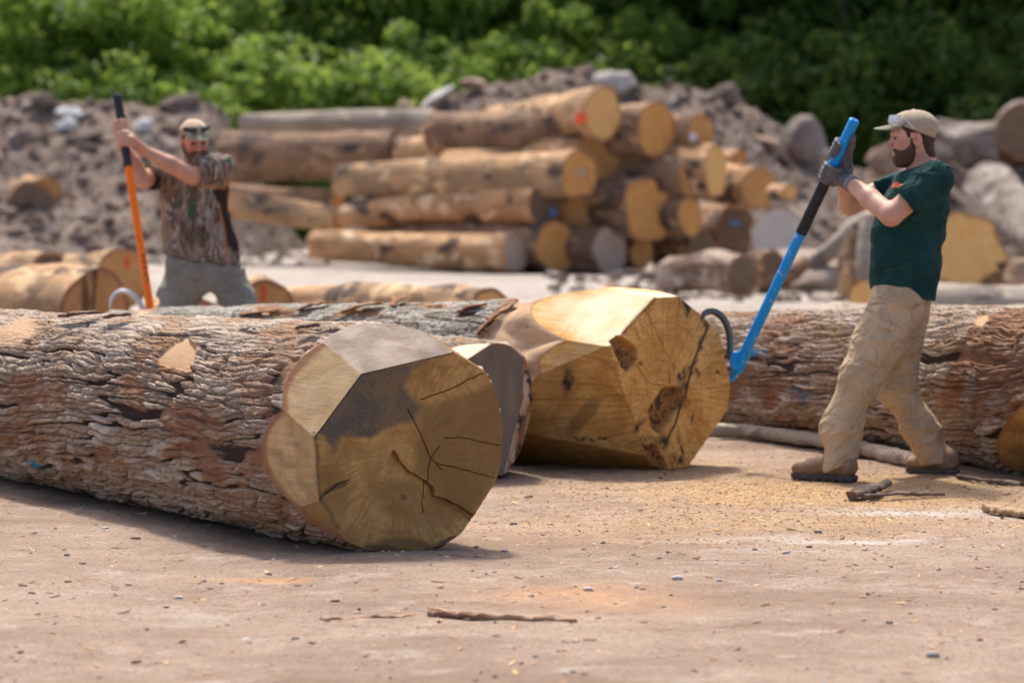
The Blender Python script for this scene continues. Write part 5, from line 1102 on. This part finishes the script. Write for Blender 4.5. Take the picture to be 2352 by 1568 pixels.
shR, elR, wrR = p(372, 394, -.03), p(328, 414, -.22), p(281, 334, -.25)
slL = half(cap(shL, p(438, 400, -.28), .098, .080), p(460, 390, -.24), (-.80, -.58, -.05)); slR = half(cap(shR, elR, .088, .072), p(346, 404, -.14), (-.75, -.6, -.1))
sh0 = uni(.05, torso, slL, slR); hn = np.cross(p(545, 611) - p(377, 582), (0, 1, 0)); hn = hn if hn[2] < 0 else -hn; sh0 = sub(half(sh0, p(377, 582), hn), ell(p(447, 358, -.05), (.085, .11, .05)), .01)
cq = creases(.010, 5.5, 600, (1.3, 1, 1.)); cq2 = creases(.006, 11, 610, (1.5, 1, .8)); shf = lambda P: sh0(P) - cq(P) - cq2(P)
lo, hi = bounds([p(362, 360), p(556, 640), shL, shR, elR, p(450, 398, -.26)], .12)
cc1 = lambda x, y: (172.3 + x * .3662, 172.3 + y * .3662)
def camo_attr(V):
    q = proj(V); pa = spoly(q, [cc1(*k) for k in ((860, 725), (990, 690), (1000, 860), (1080, 1020), (1060, 1110), (1000, 1110), (950, 1050), (935, 950), (905, 820))], 1.5); pa = np.maximum(pa, spoly(q, [cc1(*k) for k in ((380, 650), (480, 605), (545, 640), (530, 730), (400, 720))], 1.5))  # dark side panel; the other sleeve darkened on its underside
    pi_ = 1 - sstep(.8, 2.2, np.minimum(dline(q, [cc1(*k) for k in ((900, 800), (935, 950), (950, 1050), (945, 1170))]), np.minimum(dline(q, [cc1(*k) for k in ((800, 690), (860, 700), (940, 715), (958, 660))]), np.minimum(dline(q, [cc1(*k) for k in ((548, 700), (560, 880), (570, 1050))]), dline(q, [cc1(*k) for k in ((955, 560), (968, 680), (960, 860))])))))
    return dict(panel_sleeve=pa, piping=pi_ * .9)
sdfobj('shirt', shf, lo, hi, .006, CAMO, man, 2, camo_attr)
armL = uni(.02, cap(shL, elL, .062, .052), cap(elL, (elL * .55 + wrL * .45), .054, .050), cap(elL * .55 + wrL * .45, wrL, .050, .033)); armR = uni(.02, cap(shR, elR, .060, .053), cap(elR, (elR + wrR) / 2, .054, .049), cap((elR + wrR) / 2, wrR, .049, .033))
f2 = lambda y: (y - 218) / (815 - 218.) * 1.0
hU, hL_ = OP(f2(300) * .965), OP(f2(333) * .965); pt_ = -nrm(ob - ot)
gU = hand_sdf(hU, pt_, np.array([-.55, .83, 0]), np.array([-1., 0, 0]), .0265, wrR, 1.12, True, .034, .0215); gL = hand_sdf(hL_, pt_, np.array([.75, -.66, 0]), np.array([-1., 0, 0]), .0265, wrL, 1.12, True, .034, .0215)
gU = hand_sdf(hU, pt_, np.array([-.70, .70, 0]), np.array([-1., -1, 0]), .0265, wrR, 1.12, True, .034, .0215)
hpL, kL, aL = p(425, 640), p(384, 780, -.05), p(362, 915, 0); hpR, kR, aR = p(515, 640), p(590, 780, -.05), p(630, 925, 0)
legs_in = uni(.03, cap(hpL, kL, .085, .055), cap(kL, aL, .055, .04), cap(hpR, kR, .085, .055), cap(kR, aR, .055, .04))
body = uni(.02, uni(.03, HF, lambda P: torso(P) + .025, legs_in), uni(.012, armL, gL), uni(.012, armR, gU))
lo, hi = bounds([p(405, 262), p(530, 600), hU, hL_, shL, shR, aL, aR, wrL, elL, elR], .12)
def flush2(V):
    q = (V - fr[0]) @ fr[1]; r = np.exp(-(((q[:, 0] - .065) / .04) ** 2 + ((q[:, 2] + .025) / .03) ** 2)); return dict(flush=np.clip(np.maximum(r, .5 * np.exp(-(np.linalg.norm(V - elL, axis=1) / .07) ** 2)), 0, 1))
sdfobj('body', body, lo, hi, .0048, SKIN2, man, 1, flush2)
pel = loft(rows([(580, 384, 548, .14, 0), (610, 380, 558, .15, 0), (650, 370, 572, .15, 0), (680, 362, 585, .13, 0)], p), (0, D1, 0), (1, 0, 0), (0, 1, 0))
t0 = uni(.03, pel, cap(p(428, 650), kL, .128, .100), cap(kL, aL, .100, .085), cap(p(518, 650), kR, .128, .100), cap(kR, aR, .100, .085)); t0 = sub(t0, ell(p(482, 740), (.080, .4, .195)), .03)
t0 = half(t0, p(470, 600), nrm(-hn)); t0 = half(t0, p(470, 924), (0, 0, -1)); cz = creases(.008, 7, 640, (1, 1, 1.4)); lo, hi = bounds([p(340, 575, -.2), p(620, 575, .2), aL, aR], .14); lo[2] = .02
tr = sdfobj('trousers', lambda P: t0(P) - cz(P), lo, hi, .0065, GREYC, man, 2)
boot(man, aL + np.array([-.02, .09, -aL[2]]), aL + np.array([-.08, -.22, -aL[2]]), aL, .055); boot(man, aR + np.array([0., .09, -aR[2]]), aR + np.array([.10, -.2, -aR[2]]), aR, .055)
eyes(man, fr)
lo, hi = bounds([fr[0] + fr[1] @ np.array([.05, 0, -.08])], .13); sdfobj('beard', furry(HB, .0065, loc_(fr, beard_region)), lo, hi, .0035, BEARD2, man, 1)
lo, hi = bounds([fr[0]], .16); sdfobj('hair', furry(HB, .0045, loc_(fr, hair_region)), lo, hi, .004, HAIR, man, 1)
co, LL = cap_parts(man, fr, CAPC, CAPG, pitch=.34); glasses(co, LL, DARKLENS, flat_m('brown_frame', (.05, .035, .03), .4), .078, .108, .114, arm_to=(-.02, .088, .04))
# ------------------------------------------------------------------ bark strips, plank and pole on the ground, loose bark on the logs
def strip(name, P, wd, th, m, parent=None, seed=0, n=30, ns=10, rg_=1.):
    P = np.array(P, float); t = np.linspace(0, len(P) - 1, n); C = np.stack([np.interp(t, np.arange(len(P)), P[:, k]) for k in range(3)], 1)
    T = np.gradient(C, axis=0); T /= np.linalg.norm(T, axis=1)[:, None]; a = np.linspace(0, 2 * np.pi, ns, endpoint=False); S = np.cross(T, [0, 0, 1.]); S /= np.linalg.norm(S, axis=1)[:, None]; U = np.cross(S, T)
    w_ = np.interp(t, np.linspace(0, len(P) - 1, len(wd)), wd); nz = 1 + .45 * rg_ * fbm(np.c_[C * 25, ][:, :3] + seed, 3, seed)
    V = C[:, None] + S[:, None] * (w_ * nz)[:, None, None] * np.sign(np.cos(a))[None, :, None] * (np.abs(np.cos(a)) ** .6)[None, :, None] + U[:, None] * th * np.sin(a)[None, :, None]
    V = V.reshape(-1, 3) + th * .8 * rg_ * np.stack([fbm(V.reshape(-1, 3) * 40, 2, seed + k) for k in range(3)], 1)
    V = np.vstack([V, C[0], C[-1]]); k = np.arange(ns); nn = n * ns
    F = [grid_faces(n, ns, True), np.concatenate([np.stack([np.full(ns, nn), (k + 1) % ns, k], 1)[:, ::-1], np.stack([np.full(ns, nn + 1), (n - 1) * ns + k, (n - 1) * ns + (k + 1) % ns], 1)])]
    return obj(name, V, F, m, parent, dict(lc=V - C[0]), origin=None if parent is not None else C[n // 2])
FLK = m_smooth('inner_bark', (.30, .15, .075), (.42, .24, .13), (.50, .33, .20), (.13, .075, .05)); FLKL = m_smooth('dry_bark_strip', (.42, .26, .16), (.55, .37, .24), (.62, .45, .31), (.25, .14, .09)); FLKD = m_smooth('dark_bark_strip', (.13, .09, .07), (.21, .15, .115), (.30, .22, .165))
g_ = lambda x, y, z=.012: gnd(x, y, z)
tag(strip('bark_strip', [g_(738, 1424), g_(830, 1422, .010), g_(900, 1418, .014), g_(962, 1415, .008)], [.010, .012, .014, .005], .009, FLKL, seed=1), 'short thin bark twig lying left of the longer strip in the foreground', 'bark strip', 'strips of bark on the ground')
bs = tag(strip('bark_strip', [g_(984, 1408, .024), g_(1080, 1412, .026), g_(1180, 1420, .02), g_(1326, 1426, .013)], [.013, .016, .012, .012], .010, FLKL, seed=2), 'longer split bark strip lying in the middle of the foreground', 'bark strip', 'strips of bark on the ground')
strip('splinter', [g_(984, 1396, .030), g_(1030, 1404, .032), g_(1110, 1412, .024)], [.006, .008, .004], .005, FLK, bs, seed=3); strip('splinter', [g_(1182, 1414, .018), g_(1172, 1428, .012), g_(1110, 1442, .006)], [.004, .004, .002], .003, FLK, bs, seed=4)
tag(strip('bark_strip', [g_(1955, 1138), g_(1990, 1124, .03), g_(2040, 1108, .026)], [.03, .055, .02], .014, FLKD, seed=5), 'dark curled piece of bark lying between the boots and the plank', 'bark strip', 'strips of bark on the ground')
tag(strip('bark_strip', [g_(1985, 1140), g_(2060, 1132, .014), g_(2170, 1134, .008)], [.014, .022, .008], .008, FLKD, seed=6), 'thin dark bark piece reaching right from the curled one by the boots', 'bark strip', 'strips of bark on the ground')
tag(strip('bark_strip', [g_(2200, 1092), g_(2260, 1102, .016), g_(2370, 1112, .012)], [.012, .02, .015], .010, FLKD, seed=7), 'dark bark strip at the right edge, running off from the rear boot', 'bark strip', 'strips of bark on the ground')
tag(strip('plank', [g_(2256, 1165, .016), g_(2310, 1172, .018), g_(2420, 1188, .02)], [.012, .035, .04], .016, m_smooth('weathered_plank', (.40, .27, .16), (.48, .34, .21), (.55, .41, .27), (.3, .2, .12)), seed=8), 'tan broken plank lying on the ground at the right edge', 'plank')
tag(strip('pole', [g_(1560, 985, .05), g_(1720, 990, .05), g_(1880, 1010, .05), g_(2010, 1036, .05), g_(2150, 1066, .04)], [.040, .045, .045, .04, .03], .038, BARK_PALE, seed=9, n=60, rg_=.3), 'thin barked pole lying along the foot of the long bark covered log', 'pole')
byname = lambda lab: [o for o in SC.objects if o.get('label', '').startswith(lab)][0]
o2 = byname('grey barked log with peeled'); o1 = byname('huge oak log')
def onlog(LF, px, py, h): u, x, y = LF.hit(px, py, 'bark'); r = math.hypot(x, y); k = (r + h) / r; return LF.wor(np.array([u]), np.array([x * k]), np.array([y * k]))[0]
def flakes(o, LF, lst, m):
    for i, (x0, y0, x1, y1, wd, lift) in enumerate(lst):
        A, B_ = onlog(LF, x0, y0, .035), onlog(LF, x1, y1, .035); M = (A + B_) / 2 + np.array([0, 0, lift * .5]); strip('bark_flake', [A, M, B_ + np.array([0, 0, lift * .3])], [wd * .7, wd * 1.6, wd * .9], .007, m, o, seed=20 + i, n=16)
flakes(o2, LF2, [(690, 724, 760, 712, .028, .025), (790, 730, 880, 716, .035, .04), (905, 716, 925, 704, .02, .05), (1060, 728, 1120, 716, .022, .02), (1130, 745, 1190, 706, .030, .015), (1105, 775, 1140, 742, .02, .01), (560, 735, 640, 728, .03, .01)], FLK)
flakes(o1, LF1, [(150, 742, 225, 736, .03, .012), (250, 745, 300, 740, .02, .010), (690, 772, 735, 768, .015, .010)], FLKD)
# ------------------------------------------------------------------ hillside, trees and bushes
def m_leaf(nm, a, b, c, trans=.45):
    n = NT(nm, .5, .3); r = n.rnd(); v = n.attr('leafv'); f = n.noise(n.co(), .9, 3)
    col = n.mix(v, a, b); col = n.mix(n.mr(f, .4, .65, 0, .7), col, c); col = n.mix(n.math('MULTIPLY', r, .45), col, a)
    n._in(n.b.inputs['Base Color'], col); tr = n.n.new('ShaderNodeBsdfTranslucent'); n._in(tr.inputs[0], n.mix(.5, col, (.40, .50, .11))); mx = n.n.new('ShaderNodeMixShader'); mx.inputs[0].default_value = trans + .1
    n.t.links.new(n.b.outputs[0], mx.inputs[1]); n.t.links.new(tr.outputs[0], mx.inputs[2]); n.t.links.new(mx.outputs[0], n.n['Material Output'].inputs[0]); return n.m
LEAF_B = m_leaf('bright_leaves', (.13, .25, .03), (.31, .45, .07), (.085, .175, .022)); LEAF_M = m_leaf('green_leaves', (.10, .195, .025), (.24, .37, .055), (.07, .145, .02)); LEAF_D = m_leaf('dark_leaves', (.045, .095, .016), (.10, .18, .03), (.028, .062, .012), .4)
BRANCH = m_smooth('tree_bark', (.10, .075, .06), (.16, .12, .09), (.20, .15, .12))
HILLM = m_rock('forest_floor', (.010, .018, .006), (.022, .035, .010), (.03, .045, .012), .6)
xs = np.linspace(-90, 90, 90); ys = np.linspace(108, 190, 50); GX, GY = np.meshgrid(xs, ys); P = np.stack([GX.ravel(), GY.ravel()], 1)
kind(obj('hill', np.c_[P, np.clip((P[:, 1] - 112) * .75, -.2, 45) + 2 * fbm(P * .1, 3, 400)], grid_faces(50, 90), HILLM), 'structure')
rg = np.random.default_rng(21)
def foliage(n_cl, per, rx, rz, z0, clr, leaf, shell=.55):
    C = []
    while len(C) < n_cl:
        p = rg.uniform(-1, 1, 3); r = np.linalg.norm(p)
        if r < 1 and r > shell * rg.uniform(.3, 1): C.append(p * np.array([rx, rx, rz]) * (1 + .18 * rg.normal()) + np.array([0, 0, z0]))
    C = np.array(C); n = n_cl * per; k = np.repeat(np.arange(n_cl), per); cr = clr * rg.uniform(.5, 1.9, n_cl)
    D = rg.normal(size=(n, 3)); D /= np.linalg.norm(D, axis=1)[:, None]; ctr = C[k] + D * (cr[k] * rg.uniform(.35, 1, n) ** .6)[:, None] * np.array([1, 1, .75])
    N = D * .6 + rg.normal(size=(n, 3)) * .7 + np.array([0, 0, .7]); N /= np.linalg.norm(N, axis=1)[:, None]
    A = np.cross(N, rg.normal(size=(n, 3))); A /= np.linalg.norm(A, axis=1)[:, None]; Bv = np.cross(N, A); s = leaf * rg.uniform(.6, 1.4, n)[:, None]
    V = np.stack([ctr - A * s, ctr - Bv * s * .55 + N * s * .12, ctr + A * s, ctr + Bv * s * .55 + N * s * .12], 1).reshape(-1, 3)
    lv = np.clip(.5 + .25 * rg.normal(size=n_cl)[k] + .15 * rg.normal(size=n), 0, 1)
    return V, np.arange(4 * n).reshape(-1, 4), dict(leafv=np.repeat(lv, 4)), C
def wood(C, h, r, z0):
    parts = [tube([(0, 0, -.3), (.05 * h * rg.normal() * .3, .02 * h, h * .35), (.04 * h * rg.normal(), .0, h * .7), (0, 0, h * .95)], [r, r * .8, r * .5, r * .12], 10)]
    for c in C[rg.choice(len(C), min(14, len(C)), replace=False)]:
        s = np.array([0, 0, max(.25, min(c[2] * .6, h * .7))]); m_ = (s + c) / 2 + np.array([0, 0, .1 * h * rg.uniform(0, .5)]); parts.append(tube([s, m_, c], [r * .35, r * .22, r * .06], 6))
    return join(parts)
def plant(name, label, cat, group, loc, mats, spec, rotz=0., sc=1.):
    n_cl, per, rx, rz, z0, clr, leaf, h, r = spec
    root = empty(name, loc, label, cat, group); V, F, A, C = foliage(n_cl, per, rx, rz, z0, clr, leaf)
    ori = np.array(loc); obj('crown', V + ori, F, mats, root, A, smooth=False); Vw, Fw = wood(C, h, r, z0); obj('trunk', Vw + ori, Fw, BRANCH, root, dict(lc=Vw)); root.rotation_euler.z = rotz; root.scale = (sc,) * 3
    return root
def dup(root, loc, rotz, sc, label):
    r = root.copy(); SC.collection.objects.link(r); r.location = loc; r.rotation_euler.z = rotz; r.scale = sc; r['label'] = label
    for ch in root.children:
        c = ch.copy(); SC.collection.objects.link(c); c.parent = r
    return r
def X(px, Y): return (px - PW / 2) / FPX * Y
GBU = 'bushes along the back of the yard'; GTR = 'trees of the wood behind the yard'
def bloc(px, Y): return (X(px, Y), Y, 0.)
b1 = plant('bush', 'tall bright green bush at the left edge of the picture', 'bush', GBU, bloc(40, 85), LEAF_B, (170, 95, 2.4, 3.3, 3.6, .52, .13, 5.5, .09))
b2 = plant('bush', 'bright green bush leaning right above the camouflage cap', 'bush', GBU, bloc(520, 87), LEAF_B, (150, 95, 2.2, 2.4, 2.9, .5, .125, 4.4, .08))
b3 = plant('bush', 'bright bush with rounded top in the middle, behind the pale grey log', 'bush', GBU, bloc(800, 88), LEAF_M, (160, 95, 2.5, 2.3, 2.7, .52, .135, 4.3, .08))
dup(b1, bloc(230, 86.5), 2., (1, 1, 1.05), 'bright green bush just right of the one at the left edge, behind the black grip')
dup(b2, bloc(330, 83.5), 1.1, (.85, .85, .8), 'lower bright bush behind the hands on the orange pole')
dup(b1, bloc(400, 89.5), 4., (1.0, 1, 1.2), 'tall bright bush between the black grip and the camouflage cap')
dup(b2, bloc(650, 85.5), 3., (.7, .7, .62), 'low bright bush above the left end of the pale grey log')
dup(b3, bloc(960, 90), 2., (1.0, 1, 1.05), 'mid green bush left of the tilted slab on the middle mound')
dup(b3, bloc(1120, 91), 4.4, (1., 1, 1.1), 'mid green bush above the flat slab on the middle mound')
dup(b2, bloc(-60, 84), 5., (1, 1, .9), 'bright bush cut by the left edge of the picture, low by the mound')
for k, (px, Y, sz, lb) in enumerate(((700, 94, 1.75, 'tall mid green bush above the thick brown log left of the pile'), (880, 95, 1.7, 'tall mid green bush behind the bush with the rounded top'), (1050, 94, 1.8, 'tall mid green bush above the tilted slab of the middle mound'), (1220, 95, 1.75, 'tall green bush above the top left of the middle mound'), (1380, 96, 1.6, 'tall green bush straight above the pale boulder on the crest'))):
    dup(b3, bloc(px, Y), 1.1 + k * 1.9, (1.15, 1.1, sz), lb)
for k, (px, Y, sz, lb) in enumerate(((1300, 92, 1.15, 'green bush rising right behind the middle mound, left of its pale boulder'), (1500, 93, 1.25, 'green bush rising behind the dip between the two crests of the middle mound'), (1720, 94, 1.1, 'green bush above the right flank of the middle mound'))):
    dup(b3, bloc(px, Y), 2.3 + k * 1.3, (.95, .9, sz), lb)
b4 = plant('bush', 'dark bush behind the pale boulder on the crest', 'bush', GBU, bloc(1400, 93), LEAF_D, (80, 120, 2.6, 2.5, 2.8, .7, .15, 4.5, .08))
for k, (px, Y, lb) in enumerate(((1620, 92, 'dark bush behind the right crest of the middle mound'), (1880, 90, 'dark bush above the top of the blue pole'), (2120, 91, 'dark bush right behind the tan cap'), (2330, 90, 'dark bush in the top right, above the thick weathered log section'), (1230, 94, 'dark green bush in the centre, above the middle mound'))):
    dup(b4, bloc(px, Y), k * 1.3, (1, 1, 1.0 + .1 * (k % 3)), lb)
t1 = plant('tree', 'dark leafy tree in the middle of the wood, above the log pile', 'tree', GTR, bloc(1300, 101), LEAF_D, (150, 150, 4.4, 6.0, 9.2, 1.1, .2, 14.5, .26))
t2 = plant('tree', 'mid green tree in the wood, left of the centre', 'tree', GTR, bloc(880, 99), LEAF_M, (150, 150, 4.2, 5.6, 8.2, 1.05, .19, 13.5, .24))
TL = ['tree in the dark wood, behind the round end and white tag of the pile', 'dark tree straight above the top of the blue pole', 'dark tree above the tan cap', 'dark tree above the thick weathered log section', 'dark tree at the right edge of the wood', 'tree behind the dark tree above the log pile', 'tree deep in the wood above the large rounded grey boulder', 'tree deep in the wood above the man in the green shirt', 'tree deep in the wood at the far right', 'tree deep in the wood behind the middle bushes', 'tree deep in the wood behind the tall bright bush', 'tree deep in the wood at the far left', 'tall tree above the camouflage cap, behind the bright bushes', 'tall tree at the left behind the bright bushes']
for k, (px, Y, s, sz) in enumerate(((1600, 98, 1, 1), (1800, 97, 1.05, 1), (2050, 96, 1, 1.05), (2270, 97, 1.1, 1), (2480, 96, 1, 1), (1440, 107, 1.2, 1.15), (1700, 108, 1.2, 1.2), (1960, 107, 1.2, 1.2), (2280, 108, 1.2, 1.2), (1060, 108, 1.2, 1.1), (600, 109, 1.2, 1.15), (120, 110, 1.2, 1.15))):
    dup(t1, bloc(px, Y), k * 1.7, (s, s, sz), TL[k])
dup(t2, bloc(560, 103), 2.2, (1, 1, 1.05), TL[12]); dup(t2, bloc(180, 103), 4.2, (1, 1, 1.0), TL[13])
def trunk_tree(px, Y, lb, r):
    o = bloc(px, Y); root = empty('tree', o, lb, 'tree', GTR); V, F = tube([(0, 0, -.2), (-.05, 0, 3), (-.15, 0, 6.5), (.1, 0, 11)], [r, r * .85, r * .7, r * .4], 12); obj('trunk', V + np.array(o), F, BRANCH, root, dict(lc=V))
    V, F, A, C = foliage(60, 130, 3., 3., 12.5, 1.0, .2); obj('crown', V + np.array(o), F, LEAF_D, root, A, smooth=False)
trunk_tree(1945, 93.2, 'bare reddish trunk standing in the dark wood above the blue pole', .16); trunk_tree(1752, 95, 'thin dark trunk standing in the wood left of the blue pole top', .12)
